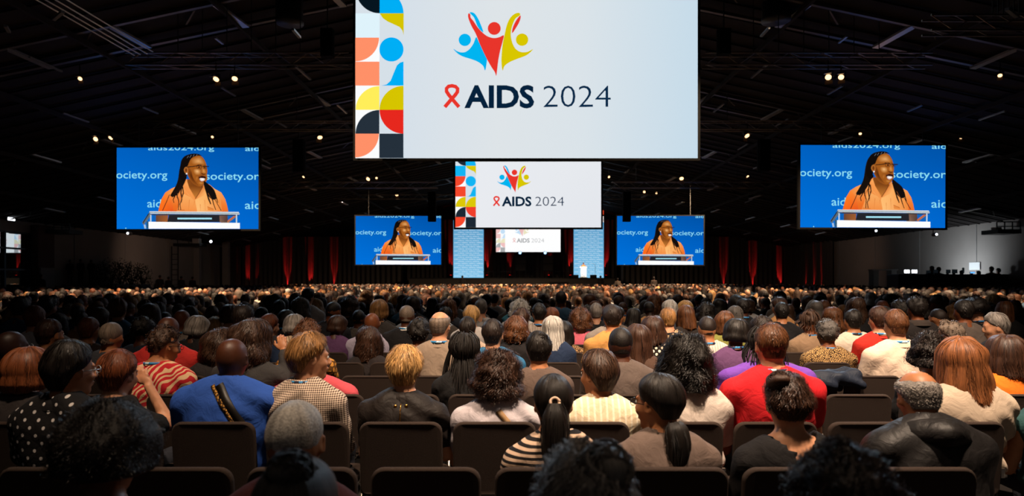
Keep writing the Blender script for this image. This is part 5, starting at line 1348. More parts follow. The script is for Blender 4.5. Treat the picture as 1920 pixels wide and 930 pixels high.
def strap(wm, pts, w=.035):
    """a strap lying over the back: points in trunk frame (x, z) put on the surface of the back"""
    def f(t, fg):
        V = []; Fc = []
        n = len(pts)
        z = lambda q: .55 + (q - .55) * fg.st
        pp = []
        for i in range(len(pts) - 1):
            for q in range(4): pp.append([a_ + (b_ - a_) * q / 4 for a_, b_ in zip(pts[i], pts[i + 1])])
        pp.append(pts[-1]); n = len(pp)
        for (x, y, zz) in pp:
            for dx, dy in ((-w / 2, .004), (w / 2, .004), (w / 2, -.006), (-w / 2, -.006)):
                V.append(onback(fg, x + dx * .8, z(zz) + dx * .5, dy))
        for i in range(n - 1):
            for q in range(4): Fc.append((i * 4 + q, i * 4 + (q + 1) % 4, i * 4 + 4 + (q + 1) % 4, i * 4 + 4 + q))
        put('strap', MB().add(V, Fc).mesh('strap', True), wm, t)
    return f
def torus_part(name, m, c, r, rr, rot=(0, 0, 0)):
    def f(t, fg):
        M = fg.Hd @ Matrix.Translation(c) @ Euler(rot).to_matrix().to_4x4()
        put(name, MB().tube([M @ Vector((r * math.cos(a), r * math.sin(a), 0)) for a in np.linspace(0, 2 * PI, 17)], rr, 6).mesh(name, True), m, t)
    return f
def dot_part(name, m, pts, r=.008):
    def f(t, fg):
        z = lambda q: .55 + (q - .55) * fg.st
        for (x, y, zz) in pts:
            c = onback(fg, x, z(zz), -.003)
            put(name, MB().lathe([(r * .3, -r * .4), (r, -r * .2), (r, r * .2), (r * .3, r * .4)], 10, Matrix.Translation(c) @ Matrix.Rotation(R(90), 4, 'X')).mesh(name, True), m, t)
    return f
def zipper(t, fg):
    z = lambda q: .55 + (q - .55) * fg.st
    put('zipper', MB().tube([onback(fg, 0, z(q), -.002) for q in np.linspace(1.03, .76, 14)], .0034, 5).mesh('zipper', True), mat('gold_zip', 'C8924A', rough=.3, metal=1), t)
m_gold = mat('gold_zip', 'C8924A', rough=.3, metal=1)

BLK = cloth('black_top', '191819'); DGR = cloth('charcoal_top', '2E2B2C')
# ---- the nearest, out of focus
hero(560, 853, -2, 'pulled', 'darkgrey', 'brown', DGR, 'blurred dark grey topknot of the person nearest the camera, left of centre', d=1.12, fig=dict(lean=8), ho=dict(bun=[((0, -.04, .10), .042)], strands=300))
hero(1088, 846, -2, 'pulled', 'grey', 'fair', DGR, 'blurred silver and grey messy updo nearest the camera, below centre', d=1.2, fig=dict(yaw=-20), ho=dict(bun=[((.03, -.05, .10), .05)], amp=.006, lift=.022, curl=.010, slen=.5, strands=900, width=.0016, streak=.008))
hero(1578, 866, -2, 'shortcurl', 'offblack', 'dark', BLK, 'blurred black curly head nearest the camera at lower right', d=1.15, ho=dict(top=.04, side=.03))
# ---- row -1
hero(205, 750, -1, 'afro', 'black', 'brown', cloth('rust_top', '6A3A28'), 'large black rounded hair silhouette with bare brown shoulders, lower left corner', sleeve='none', fig=dict(lean=3, g=.95, sw=.175), neck=.075,
     ho=dict(top=.05, side=.070, back=.06, hang=.03, front=.03, flare=.0, amp=.005, curl=.004, width=.001))
hero(556, 752, -1, 'buzz', 'silver', 'tan', cloth('maroon_top', '3E1A1C'), 'man with close grey hair in a dark maroon top, lower left of centre', fig=dict(lean=2, g=1.1, sw=.20), ho=dict(top=.010, side=.007), extra=())
# ---- row 0
hero(135, 641, 0, 'crop', 'black', 'tan', cloth('polka_shirt', '131214', 'dots', 'C8C2C0', 14.5), 'person with black hair and glasses in a black polka-dot shirt, left', d=3.15, fig=dict(yaw=22, g=1.15, sw=.20, tyaw=-8), ho=dict(nape=130, side=.024, top=.036), extra=('glasses_light', ('collar', cloth('polka_shirt', '131214'))))
hero(1037, 704, 0, 'pulled', 'black', 'tan', cloth('striped_tee', 'C2A58E', 'stripe', '1A1718', 12.5), 'woman with long black ponytail in a cream and black striped top, centre front', fig=dict(g=.85, sw=.165, lean=7), ho=dict(top=.016, side=.012, back=.012, tail=((0, -.118, .02), .36, .054, (0, .02, 0))),
     extra=(torus_part('hair_tie', mat('cream_hair_tie', 'D8B8A0', rough=.8), (0, -.118, .025), .019, .007, (R(70), 0, 0)),))
hero(1232, 705, 0, 'pulled', 'black', 'tan', cloth('taupe_tee', '66564E'), 'woman with black hair in a low bun and glasses, facing left, taupe T-shirt', fig=dict(yaw=-42, g=.95, sw=.185, lean=8), ho=dict(top=.024, side=.020, back=.022, tail=((-.035, -.108, -.06), .20, .046, (-.03, .0, 0))), extra=('glasses',))
hero(1475, 706, 0, 'pulled', 'darkbrown', 'fair', cloth('black_boatneck', '171516'), 'woman with messy brown topknot in a black top with wide neckline', fig=dict(yaw=8, g=1.0, sw=.18, lean=5), neck=.055,
     ho=dict(top=.018, side=.014, back=.02, amp=.006, lift=.012, bun=[((-.045, -.055, .105), .045)], curl=.003), extra=(torus_part('necklace', mat('dark_beads', '2A2220', rough=.3), (0, -.0, -.135), .064, .005), dot_part('button', m_chrome, [(.03, -.118, .93)], .006)))
def hood(t, fg):
    V = []; n = 22; mb = MB()
    prof = ((.064, 1.06, .0), (.085, 1.115, -.03), (.118, 1.105, -.055), (.135, 1.055, -.085), (.125, 1.0, -.105), (.08, .955, -.10))
    z = lambda q: .55 + (q - .55) * fg.st; Fc = []
    for j, (r, zz, oy) in enumerate(prof):
        for i in range(n):
            a = 2 * PI * i / n; back = max(0, -math.sin(a)); q = 1 + .10 * math.sin(5 * a + j)
            V.append(fg.T @ Vector((r * 1.15 * math.cos(a) * q, -.02 + oy * back * 1.0 + r * .8 * math.sin(a) * q, z(zz) - .04 * max(0, math.sin(a)) - (.03 * j * (1 - back) * .3))))
    for j in range(len(prof) - 1):
        for i in range(n): Fc.append((j * n + i, j * n + (i + 1) % n, (j + 1) * n + (i + 1) % n, (j + 1) * n + i))
    put('hood', mb.add(V, Fc).mesh('hood', True), cloth('black_rain_jacket', '1D1B1B', rough=.5), t)
hero(1715, 697, 0, 'bald', 'grey', 'tan', cloth('black_rain_jacket', '1D1B1B', rough=.5), 'balding man with grey fringe in a black hooded jacket, front right', 'long', fig=dict(lean=16, g=1.25, sw=.195, pitch=10, yaw=5), ho=dict(a0=60, side=.011, back=.009, slen=.10, lift=.005, nape=132), extra=(hood,), wr=.011, loose=.018)
# ---- row 1
hero(55, 653, 1, 'bob', 'auburn', 'fair', cloth('dark_grey_knit', '332E2E'), 'woman with rounded auburn bob, far left edge', fig=dict(g=.95, sw=.17), ho=dict(top=.03, side=.038, back=.04, hang=.09, front=.08))
hero(225, 658, 1, 'crop', 'redbrown', 'fair', BLK, 'woman with short reddish-brown hair and top, hand at her face', fig=dict(g=.9, sw=.165, yaw=12, pitch=4, arms={1: ((.27, .12, .80), (.125, .16, 1.02))}), ho=dict(top=.030, nape=120), neck=.02, extra=('lanyard',), fineh=(1,))
m_bstrap = mat('black_leather_strap', '17130F', rough=.45)
m_leo = cloth('leopard_strap', 'B8863E', 'leopard', '2A1A10', 60)
hero(437, 629, 1, None, 'black', 'dark', cloth('royal_blue_shirt', '2A50A4'), 'bald man in a royal blue shirt with leopard and black strap across his back', fig=dict(g=1.45, sw=.235, lean=5, yaw=3), wr=.007, loose=.012,
     extra=(('collar', cloth('royal_blue_shirt', '2A50A4')), strap(m_leo, [(-.05, 0, 1.08), (-.02, 0, 1.03), (.04, 0, .94), (.085, 0, .86), (.135, 0, .76)], .022), strap(m_bstrap, [(-.015, 0, 1.085), (.015, 0, 1.03), (.075, 0, .94), (.12, 0, .86), (.17, 0, .76)], .048)))
HT = cloth('brown_gingham', 'DCC8B4', 'check', '3A211A', 27)
hero(583, 624, 1, 'tousled', 'darkblond', 'fair', HT, 'woman with short blond hair facing right, brown and cream checked jacket', 'long', fig=dict(yaw=48, g=1.08, sw=.185, tyaw=-12), ho=dict(top=.032, side=.024, back=.030, amp=.002, freq=20, nape=124, ear=100, slen=.35, temple=84, brow=62), extra=('lanyard', ('collar', HT, .045, .074)))
hero(760, 647, 1, 'tousled', 'blond', 'fair', cloth('black_zip_jacket', '1E1816', rough=.6), 'woman with short tousled blond hair, black top with gold zip down the back', fig=dict(g=1.0, sw=.19, lean=5), ho=dict(top=.028, side=.018, nape=136), extra=(('collar', cloth('black_zip_jacket', '1E1816')), zipper, dot_part('gold_button', m_gold, [(-.03, -.112, 1.015), (.03, -.112, 1.015)], .010)))
hero(932, 656, 1, 'curly', 'darkbrown', 'fair', cloth('lilac_white_tee', 'B6AEB4'), 'woman with dark brown curly shoulder-length hair in a pale grey T-shirt', fig=dict(g=1.15, sw=.19, lean=6), ho=dict(top=.035, side=.042, hang=.11), extra=(strap(cloth('tan_strap', '9A7A58'), [(.01, 0, 1.03), (.06, 0, .96), (.11, 0, .88), (.16, 0, .80)], .035),))
hero(1120, 657, 1, 'crop', 'umber', 'tan', cloth('cream_plaid', 'D8C4A4', 'pinstripe', 'E8DCC4', 9), 'woman with short dark brown hair facing left, cream collarless shirt', fig=dict(yaw=-38, g=.95, sw=.18), ho=dict(top=.034, side=.022, back=.028, nape=136), wr=.004, extra=(('collar', cloth('cream_plaid', 'D8C4A4'), .02, .066),))
hero(1286, 632, 1, 'curly', 'black', 'tan', cloth('ivory_blouse', 'CDBFB4'), 'woman with big black curly hair in an ivory blouse', fig=dict(g=1.05, sw=.185, lean=3), ho=dict(top=.045, side=.055, back=.05, hang=.13), loose=.01, wr=.008)
hero(1444, 604, 1, 'short', 'brown', 'fair', cloth('red_tee', 'C81E26'), 'broad man with short brown hair in a red T-shirt and blue lanyard', fig=dict(g=1.25, sw=.222, lean=2), ho=dict(top=.016, side=.008, back=.010, nape=124), extra=('lanyard', ('collar', cloth('red_tee', 'C81E26'), .012, .066)), wr=.005)
hero(1800, 636, 1, 'long', 'ginger', 'fair', cloth('oatmeal_shirt', 'B9A692'), 'woman with long straight auburn hair in an oatmeal shirt, right', fig=dict(g=1.05, sw=.19, lean=3, roll=-3), ho=dict(top=.03, side=.042, back=.04, hang=.20, front=.16, flare=.035), loose=.012, wr=.009)
hero(1972, 690, 1, 'bob', 'darkbrown', 'tan', cloth('teal_vest', '2A4A4A'), 'person cut off by the right edge, bare brown arm showing', sleeve='none', fig=dict(g=1.1, sw=.2))
# ---- row 2
hero(24, 616, 2, None, 'black', 'deep', DGR, 'dark bald silhouette with pale glasses at the far left', fig=dict(g=1.2, sw=.2, yaw=25), extra=('glasses_light',))
hero(310, 613, 2, 'shortcurl', 'umber', 'tan', cloth('red_leaf_shirt', 'B8222C', 'floral', 'D9B48A', 8), 'man with short dark hair and glasses, head bowed, red shirt with cream leaf print', fig=dict(yaw=38, g=1.25, sw=.215, lean=8, pitch=10), ho=dict(top=.022, side=.008, back=.012), extra=('glasses', 'lanyard'))
hero(412, 617, 3, 'wavy', 'umber', 'brown', DGR, 'person with loose dark frizzy hair just behind the bald man in blue, left side', ho=dict(top=.03, side=.06, amp=.014))
hero(468, 603, 2, 'wavy', 'umber', 'tan', cloth('slate_sweater', '3A3838'), 'woman with wide wavy dark brown hair, one hand raised, beside the checked jacket', 'long', fig=dict(g=1.0, sw=.18, arms={1: ((.29, .04, .88), (.225, .12, 1.07))}), ho=dict(top=.03, side=.055, back=.05, hang=.16, amp=.012), fineh=(1,))
hero(588, 638, 2, 'bob', 'umber', 'fair', cloth('coral_tee', 'C8505A'), 'person in a coral pink T-shirt hidden behind the blond woman in checks', fig=dict(g=1.3, sw=.25))
hero(871, 624, 2, 'locs', 'black', 'dark', BLK, 'woman with very long thin black braids over a black top', fig=dict(g=.9, sw=.165), ho=dict(loc_n=120, loc_len=.34, loc_r=.0045, top=.02, side=.018, back=.02, loc=1))
hero(1010, 622, 2, 'short', 'black', 'tan', cloth('taupe_blazer', '5C4C44'), 'woman with short pinned-up black hair in a taupe blazer', 'long', fig=dict(g=1.0, sw=.175), ho=dict(top=.022, side=.016, nape=118, bun=[((.02, -.06, .09), .035)]), wr=.004)
hero(1163, 613, 2, 'buzz', 'black', 'dark', cloth('brown_grey_blazer', '5A4E48'), 'man with close-cropped black hair in a brown-grey blazer', 'long', fig=dict(g=1.15, sw=.21), extra=(('collar', cloth('brown_grey_blazer', '5A4E48')),), wr=.004)
hero(1430, 612, 2, 'locs', 'black', 'dark', cloth('purple_top', '6C3FA0'), 'person with black braids in a purple top, mostly hidden behind the man in red', fig=dict(g=1.5, sw=.26, roll=-6), ho=dict(loc_n=60, loc_len=.16))
hero(1741, 628, 2, 'curly', 'offblack', 'tan', BLK, 'person with rounded black curly hair between the cream shirt and the long auburn hair', ho=dict(top=.035, side=.045, hang=.06, front=.05))
hero(1884, 630, 2, 'long', 'darkbrown', 'fair', cloth('orange_tee', 'E0701C'), 'woman with long dark brown hair in a bright orange top, right edge', fig=dict(g=1.1, sw=.2), ho=dict(side=.04, back=.038, hang=.13))
# ---- row 3
hero(95, 598, 3, 'short', 'darkbrown', 'tan', DGR, 'man with short dark hair, dimly lit, third place from the left edge', fig=dict(yaw=15))
hero(210, 604, 3, 'pulled', 'salt', 'tan', cloth('dark_slate', '3C3E44'), 'person with tightly pulled-back greyish hair and a small low knot', ho=dict(bun=[((0, -.095, -.03), .022)]))
hero(316, 591, 3, None, 'black', 'dark', cloth('tomato_tee', 'C0302C'), 'bald man with shining scalp in a tomato red T-shirt', fig=dict(g=1.3, sw=.225, pitch=12))
hero(578, 603, 3, 'shortcurl', 'brown', 'fair', cloth('ochre_print', 'C88A38', 'leopard', '5A3A18', 20), 'person with curly brown hair just above the short blond hair', ho=dict(top=.03, side=.03))
hero(826, 584, 3, 'bald', 'salt', 'fair', cloth('greige_tee', '8A7868'), 'man with very short grey hair round a bare crown, greige T-shirt and blue lanyard', fig=dict(g=1.15, sw=.21, yaw=15), extra=('lanyard', 'glasses_light'), ho=dict(side=.007, back=.012, a0=60, amp=0, streak=0, strands=0))
hero(925, 598, 3, 'short', 'offblack', 'fair', cloth('teal_blue_tee', '2F6E98'), 'man with dark short hair thinning at the crown, teal blue T-shirt', fig=dict(yaw=12, g=1.1, sw=.21), extra=('lanyard',))
hero(1196, 608, 3, 'long', 'darkbrown', 'fair', cloth('brown_cardigan', '4A362C'), 'woman with long brown hair leaning beside the close-cropped man', ho=dict(hang=.2))
hero(1679, 581, 3, 'short', 'brown', 'fair', cloth('cream_shirt', 'DCC4B0'), 'man with thick brown hair in a cream shirt with blue lanyard, right', 'long', fig=dict(g=1.15, sw=.225), ho=dict(top=.024, side=.010), extra=('lanyard', ('collar', cloth('cream_shirt', 'DCC4B0'))), wr=.005)
# ---- rows 4 and 5, placed by hand
def H4(px, y, k, hs, hc, sk, col, label, kind='plain', col2='FFFFFF', sc=1.0, sleeve='short', **kw):
    return hero(px, y, k, hs, hc, sk, cloth('c_%s_%s' % (col, kind), col, kind, col2, sc), label, sleeve, **kw)
H4(168, 594, 4, 'short', 'redbrown', 'tan', '3A302C', 'person with a gold and brown patterned headband, left', ho=dict(bun=[((0, -.03, .05), .06)]))
H4(270, 588, 4, 'afro', 'black', 'dark', '262C38', 'person with a rounded black afro in a navy shirt, left', ho=dict(top=.03, side=.03, back=.03))
H4(692, 614, 4, 'wavy', 'darkbrown', 'fair', '2A2424', 'woman with long dark wavy hair hiding the chair behind her, left of centre', ho=dict(side=.045, hang=.19, top=.02), fig=dict(sw=.16))
H4(786, 601, 4, 'shortcurl', 'black', 'brown', '1C1B1D', 'person with dense black curls in a black jacket', sleeve='long', ho=dict(top=.04, side=.035, back=.035))
H4(967, 592, 4, 'wavy', 'brown', 'fair', '1F1C1D', 'woman with shoulder-length wavy brown hair and black top, centre', ho=dict(hang=.10, side=.035))
H4(1148, 571, 4, 'short', 'offblack', 'tan', 'C08A4C', 'tall man with black hair in a mustard orange shirt', fig=dict(g=1.1, sw=.21))
H4(1224, 592, 4, 'long', 'darkbrown', 'fair', '1A1614', 'woman with straight dark brown hair, black blouse with cream dots', 'dots', 'E8D8C0', 17, ho=dict(hang=.12, side=.028))
H4(1325, 593, 4, 'fade', 'offblack', 'tan', 'C4B8AE', 'man with clipped dark hair, pale striped shirt and blue lanyard', 'pinstripe', 'A89C94', 12, extra=('lanyard',), fig=dict(sw=.2))
H4(1549, 601, 4, 'shortcurl', 'darkgrey', 'brown', 'B8925E', 'person with short dark grey hair in a leopard print top', 'leopard', '2A1C12', 68, extra=('lanyard',), fig=dict(sw=.2, g=1.1))
H4(1647, 574, 4, 'short', 'darkbrown', 'fair', 'B42A20', 'man with dark brown hair wearing a red vest', extra=('lanyard',), fig=dict(g=1.1, sw=.2))
H4(1778, 605, 4, 'shortcurl', 'salt', 'fair', '2A2422', 'woman with short grey-brown curls and glasses turned left', extra=('glasses',), fig=dict(yaw=-45, roll=-8))
H4(1865, 586, 4, 'crop', 'grey', 'fair', '1C1A1C', 'person with grey hair in profile looking left, dark clothes, right', fig=dict(yaw=-70, pitch=8))
H4(1718, 558, 5, 'shortcurl', 'black', 'brown', '201C1C', 'tall dark figure in a black coat with a thick fluffy collar, right', sleeve='long', fig=dict(g=1.2, sw=.22), extra=(('collar', cloth('fur_collar', '3A322E'), .05, .10),))
H4(342, 578, 5, None, 'black', 'brown', 'B4A498', 'bald man in a beige shirt with blue lanyard, left', extra=('lanyard',), fig=dict(g=1.2, sw=.22))
H4(403, 595, 6, 'long', 'blond', 'fair', '4A4A50', 'woman with straight blond shoulder-length hair, left', ho=dict(hang=.14))
H4(507, 589, 5, 'crop', 'redbrown', 'fair', '3E3C40', 'person with reddish-brown hair in a slate jacket, facing right', sleeve='long', fig=dict(yaw=30))
H4(673, 581, 7, 'buzz', 'black', 'brown', '8C8078', 'man with close black hair in a fine checked grey shirt', 'check', '6A6058', 22)
H4(698, 584, 5, None, 'black', 'brown', 'A8A0B4', 'bald man with orange-lit scalp in a lavender grey shirt', fig=dict(g=1.3, sw=.23), extra=(('collar', cloth('c_A8A0B4_plain', 'A8A0B4')),))
H4(763, 572, 5, 'buzz', 'salt', 'dark', '1B1A1C', 'man with shaved head in a black suit, white collar showing', sleeve='long', fig=dict(g=1.2, sw=.22), extra=(('collar', cloth('white_collar', 'E0D8D0')), 'lanyard'))
H4(787, 591, 6, None, 'black', 'brown', '2C2624', 'smaller bald brown head right of the black-suited man')
H4(877, 594, 5, 'crop', 'offblack', 'fair', 'C8B09C', 'person with black bowl-cut hair in a light blouse')
H4(1057, 602, 5, 'long', 'black', 'tan', '9A7850', 'woman with straight black hair over a brown leopard blouse, centre', 'leopard', '3A281A', 38, ho=dict(hang=.13))
H4(1088, 579, 6, 'curly', 'brown', 'fair', 'D86A7C', 'woman with tight brown curls in a pink top', ho=dict(hang=.08, amp=.012))
H4(1252, 576, 5, 'short', 'darkblond', 'fair', 'C0A078', 'person with short ash-blond hair in a black and cream flowered shirt', 'leopard', '1A1614', 24)
H4(1357, 583, 5, 'long', 'brown', 'fair', '7C7C3C', 'woman with long light brown hair in an olive green top', ho=dict(hang=.10))
H4(1517, 583, 5, 'locs', 'umber', 'brown', '8A7058', 'person with upswept brown dreadlocks in a tan blazer', sleeve='long', ho=dict(loc_n=30, loc_len=.06, bun=[((0, -.02, .10), .05)]), extra=('lanyard',))
H4(1598, 580, 5, 'short', 'black', 'tan', 'D4C4B2', 'man with dark hair in an off-white shirt with lanyard, right of centre', extra=('lanyard',), fig=dict(g=1.1, sw=.21))
H4(1757, 579, 6, 'fade', 'offblack', 'tan', '2A2628', 'man with shaved sides turned slightly left, right side', fig=dict(yaw=-25))
H4(1806, 562, 5, 'short', 'black', 'brown', '5A504A', 'dark-haired man in a grey-brown T-shirt, right side', fig=dict(g=1.2, sw=.22))
H4(40, 556, 5, 'short', 'black', 'brown', '3A4A62', 'dark head over a dim blue-grey shirt near the left edge', fig=dict(g=1.2, sw=.22))
H4(90, 556, 6, 'shortcurl', 'black', 'brown', '34465E', 'dark head over a dim blue shirt, second from the left edge', fig=dict(g=1.1, sw=.21))
H4(432, 571, 6, 'bob', 'darkbrown', 'fair', '2C2A2C', 'woman with full dark brown bob, left middle')
H4(711, 561, 6, 'bob', 'darkblond', 'fair', '3A3634', 'woman with straight dark blond bob, left of centre', ho=dict(hang=.09))
H4(884, 573, 6, 'tousled', 'blond', 'fair', 'C8C0BC', 'woman with pinned-up curly blond hair in a white shirt')
H4(1011, 568, 6, 'short', 'black', 'tan', 'B8A89C', 'man with black hair and lanyard, white shirt with thin dark stripes', 'pinstripe', '3A3432', 16, extra=('lanyard',), fig=dict(sw=.21))
H4(1118, 568, 7, 'short', 'grey', 'fair', '1B1A1C', 'man with combed grey hair in a black suit jacket', sleeve='long', fig=dict(yaw=10))
H4(1286, 572, 6, 'long', 'brown', 'fair', '2C2624', 'woman with long light-brown ponytail, right of centre', ho=dict(hang=.15))
H4(1560, 576, 6, 'wavy', 'brown', 'fair', '3E4654', 'woman with curly light brown shoulder-length hair, right')
H4(1033, 578, 7, 'scarf', 'auburn', 'tan', '9A6A40', 'woman wearing a tan headscarf, centre')
H4(902, 560, 7, 'short', 'darkgrey', 'fair', '8A8684', 'man with dark grey hair in a light grey shirt, centre')
H4(577, 540, 8, 'short', 'black', 'fair', 'C8C4C4', 'dark-haired man in a white shirt with a thin strap, left of centre')
H4(1380, 553, 8, 'bob', 'black', 'brown', '1A2436', 'person in a dark navy jacket, right of centre')
H4(1052, 546, 9, 'short', 'offblack', 'brown', '2E4A62', 'man with short hair in a blue shirt standing out above the centre rows')
H4(970, 556, 9, 'short', 'black', 'brown', '4A8AA0', 'person in a turquoise shirt above the centre rows')
H4(1462, 545, 10, 'long', 'darkbrown', 'fair', 'C4B0A0', 'woman with long dark hair in a white cardigan, right of centre')

# ---- the rest, up to three hundred people in all, from shared bodies
PF = [Fig(g=g_, sw=sw, lean=ln, yaw=yw, pitch=pt, roll=rl) for g_, sw, ln, yw, pt, rl in
      ((1, .185, 4, 0, 0, 0), (1.2, .21, 5, 12, 2, 2), (.9, .165, 3, -14, 0, -3), (1.05, .19, 9, 30, 8, 3), (1.1, .2, 2, -35, 0, 0), (.95, .175, 12, 4, 14, -4))]
PB = [f_.body('body', .045, .017) for f_ in PF]
PSH = [(f_.shirt('shirt', 'short', 50 + i, .026), f_.shirt('shirt', 'long', 60 + i, .026)) for i, f_ in enumerate(PF)]
PLN = [f_.lanyard() for f_ in PF]
HS = {}
for st_, w_ in (('short', 7), ('buzz', 3), ('crop', 3), ('bob', 4), ('long', 6), ('wavy', 4), ('curly', 3), ('afro', 1), ('shortcurl', 3), ('bald', 1), ('pulled', 2), ('tousled', 2), ('scarf', 1)):
    for q in range(2):
        oo = {}
        if st_ == 'pulled': oo = dict(bun=[((0, -.08, .06), .036)]) if q else dict(tail=((0, -.11, .03), .22, .03, (0, -.02, 0)))
        HS[(st_, q)] = (hair(st_, 300 + q, strands=140, det=.5, width=.0042, **oo), w_)
HWORD = {'short': 'short', 'buzz': 'close-cropped', 'crop': 'short layered', 'bob': 'bobbed', 'long': 'long straight', 'wavy': 'wavy', 'curly': 'curly', 'afro': 'rounded afro', 'shortcurl': 'tightly curled', 'bald': 'thinning', 'pulled': 'tied-back', 'tousled': 'tousled', 'scarf': 'covered'}
HCW = [('black', 24), ('offblack', 20), ('darkbrown', 18), ('umber', 10), ('brown', 12), ('redbrown', 3), ('darkblond', 6), ('blond', 4), ('grey', 4), ('silver', 3), ('salt', 4), ('darkgrey', 4)]
HCN = {'black': 'black', 'offblack': 'near-black', 'darkbrown': 'dark brown', 'umber': 'deep brown', 'brown': 'brown', 'redbrown': 'reddish', 'darkblond': 'dark blond', 'blond': 'blond', 'grey': 'grey', 'silver': 'silver', 'salt': 'greying', 'darkgrey': 'dark grey'}
CLW = [('1B1A1C', 'black', 20), ('2A2A30', 'charcoal', 14), ('3A3E48', 'slate', 8), ('22304A', 'navy', 8), ('5A5048', 'taupe', 7), ('8A8078', 'grey', 6), ('C8BCB0', 'off-white', 8), ('D8D4D2', 'white', 5), ('3E6484', 'blue', 4), ('A83030', 'red', 2), ('B08050', 'tan', 3), ('5A3A5E', 'plum', 2), ('4A5A3A', 'olive', 2), ('C08A40', 'ochre', 1)]
SKW = [('fair', 7), ('pale', 3), ('tan', 6), ('brown', 6), ('dark', 5), ('deep', 2)]
def wpick(lst):
    tot = sum(a[-1] for a in lst); r = rnd.uniform(0, tot)
    for a in lst:
        r -= a[-1]
        if r <= 0: return a
    return lst[-1]
n_people = len(HEROES); count_row = {}
rows_fill = []
for k in range(3, 15):
    d = row_d(k); lim = .785 * d
    x0 = ((ANCH.get(k, 960 + 37 * k) - CX) / F * d)
    xs = [x0 + PITCH * i for i in range(int(math.ceil((-lim - x0) / PITCH)), int((lim - x0) // PITCH) + 1)]
    taken = [x for kk, x in HEROES if abs(kk - k) < .6]
    j = 0
    for x in xs:
        if any(abs(x - q) < .36 for q in taken): continue
        # seats the photograph shows empty
        px = CX + x / d * F
        if k == 3 and (px > 1490 and px < 1660 or 630 < px < 810 or px > 1740 or 960 < px < 1150 or 1230 < px < 1400): continue
        if k == 4 and (1505 < px < 1535 or 590 < px < 660 or 725 < px < 750): continue
        if rnd.random() < .10: continue
        rows_fill.append((k, x)); 
for k, x in rows_fill:
    if n_people >= 300: last_k = k; break
    n_people += 1; count_row[k] = count_row.get(k, 0) + 1
    d = row_d(k); i = rnd.randrange(len(PF)); f_ = PF[i]
    hk = wpick([(a, v[1]) for a, v in HS.items()])[0]; hc = wpick(HCW)[0]; cl = wpick(CLW); sk = wpick(SKW)[0]
    if hk[0] in ('afro', 'shortcurl', 'buzz') and rnd.random() < .6: hc = 'black'; sk = rnd.choice(('brown', 'dark', 'deep'))
    if hk[0] == 'scarf': hc = rnd.choice(('black', 'auburn', 'silver', 'darkgrey'))
    lab = '%s %s-haired person in %s, %s visible row, %s open place from the left' % (HWORD[hk[0]], HCN.get(hc, hc), cl[1], ORD[k + 2], ORD[min(count_row[k] - 1, len(ORD) - 1)])
    if hk[0] == 'scarf': lab = 'person with covered head in %s, %s visible row, %s open place from the left' % (cl[1], ORD[k + 2], ORD[min(count_row[k] - 1, len(ORD) - 1)])
    t = thing('person', lab, 'person', (x + rnd.uniform(-.04, .04), d + .2 + rnd.uniform(-.03, .03), 0), 0)
    s = rnd.uniform(.93, 1.05); t.scale = (s, s, s)
    long_ = rnd.random() < .4
    put('body', PB[i], skin(sk), t); put('shirt', PSH[i][long_], cloth('c_' + cl[0] + '_plain', cl[0]), t); put('trousers', PTR, m_jeans, t)
    h = put('hair', HS[hk][0], hair_mat(hc), t); h.matrix_local = f_.Hd
    if rnd.random() < .3: put('lanyard', PLN[i], lan_mat(), t)
done = n_people
rest = rows_fill[rows_fill.index((k, x)):] if done >= 300 else []
for q in scene.objects:
    if q.name.startswith('person') and q.get('category') == 'person': q['group'] = 'seated audience'

for i_, (a_, b_) in enumerate(HEROES):
    for c_, e_ in HEROES[:i_]:
        if abs(a_ - c_) < .5 and abs(b_ - e_) < .38: print('CLOSE', round(a_, 1), round(b_ / (row_d(a_) + .2) * F + CX), round(e_ / (row_d(c_) + .2) * F + CX))
# ---- everyone farther back: thousands, as one body of people
g = np.random.RandomState(11)
def far_template(kind, seed, fine=True):
    """kind of hair; gives vertices, quads, and a per-vertex class: 0 hair, 1 skin, 2 clothes"""
    V = []; Q = []; Cc = []
    def loft(rings, cls, closed=True):
        n = len(rings[0]); b = sum(len(v) for v in V)
        V.append(np.array(rings).reshape(-1, 3)); Cc.append(np.full(len(rings) * n, cls))
        ii = b + np.arange(len(rings) * n).reshape(len(rings), n); jn = np.roll(ii, -1, 1)
        Q.append(np.stack([ii[:-1], jn[:-1], jn[1:], ii[1:]], -1).reshape(-1, 4))
    n = 9 if fine else 6
    an = np.linspace(0, 2 * PI, n, endpoint=False)
    def ring(z, rx, ry, cy=0.0, q=2.0): 
        return np.stack([rx * np.sign(np.cos(an)) * np.abs(np.cos(an)) ** (2 / q), cy + ry * np.sign(np.sin(an)) * np.abs(np.sin(an)) ** (2 / q), np.full(n, z)], -1)
    hw, hd, bot = {'short': (.082, .10, 1.16), 'bob': (.10, .115, 1.10), 'long': (.105, .11, 1.0), 'curly': (.125, .13, 1.08), 'bald': (.076, .095, 1.16)}[kind]
    jit = np.random.RandomState(seed).uniform(-.006, .006, 9)
    zs = [bot, 1.20, 1.26, 1.30, 1.325]
    rr = [.8 if kind in ('short', 'bald') else .95, 1.0, .94, .68, .1]
    loft([ring(z, hw * r + jit[i], hd * r, -.005) for i, (z, r) in enumerate(zip(zs, rr))], 0 if kind != 'bald' else 1)
    loft([ring(1.03, .062, .064, -.01), ring(1.12, .056, .06, .0), ring(1.19, .068, .085, .022), ring(1.24, .062, .08, .02)] if fine else [ring(1.03, .06, .062, -.01), ring(1.13, .06, .07, .015), ring(1.24, .062, .08, .02)], 1)
    loft([ring(.62, .15, .11), ring(.93, .22, .115, -.01, 2.4), ring(.98, .215, .10, -.01, 2.3), ring(1.03, .13, .08, -.01), ring(1.065, .065, .065, -.01)], 2)
    return np.concatenate(V), np.concatenate(Q), np.concatenate(Cc)
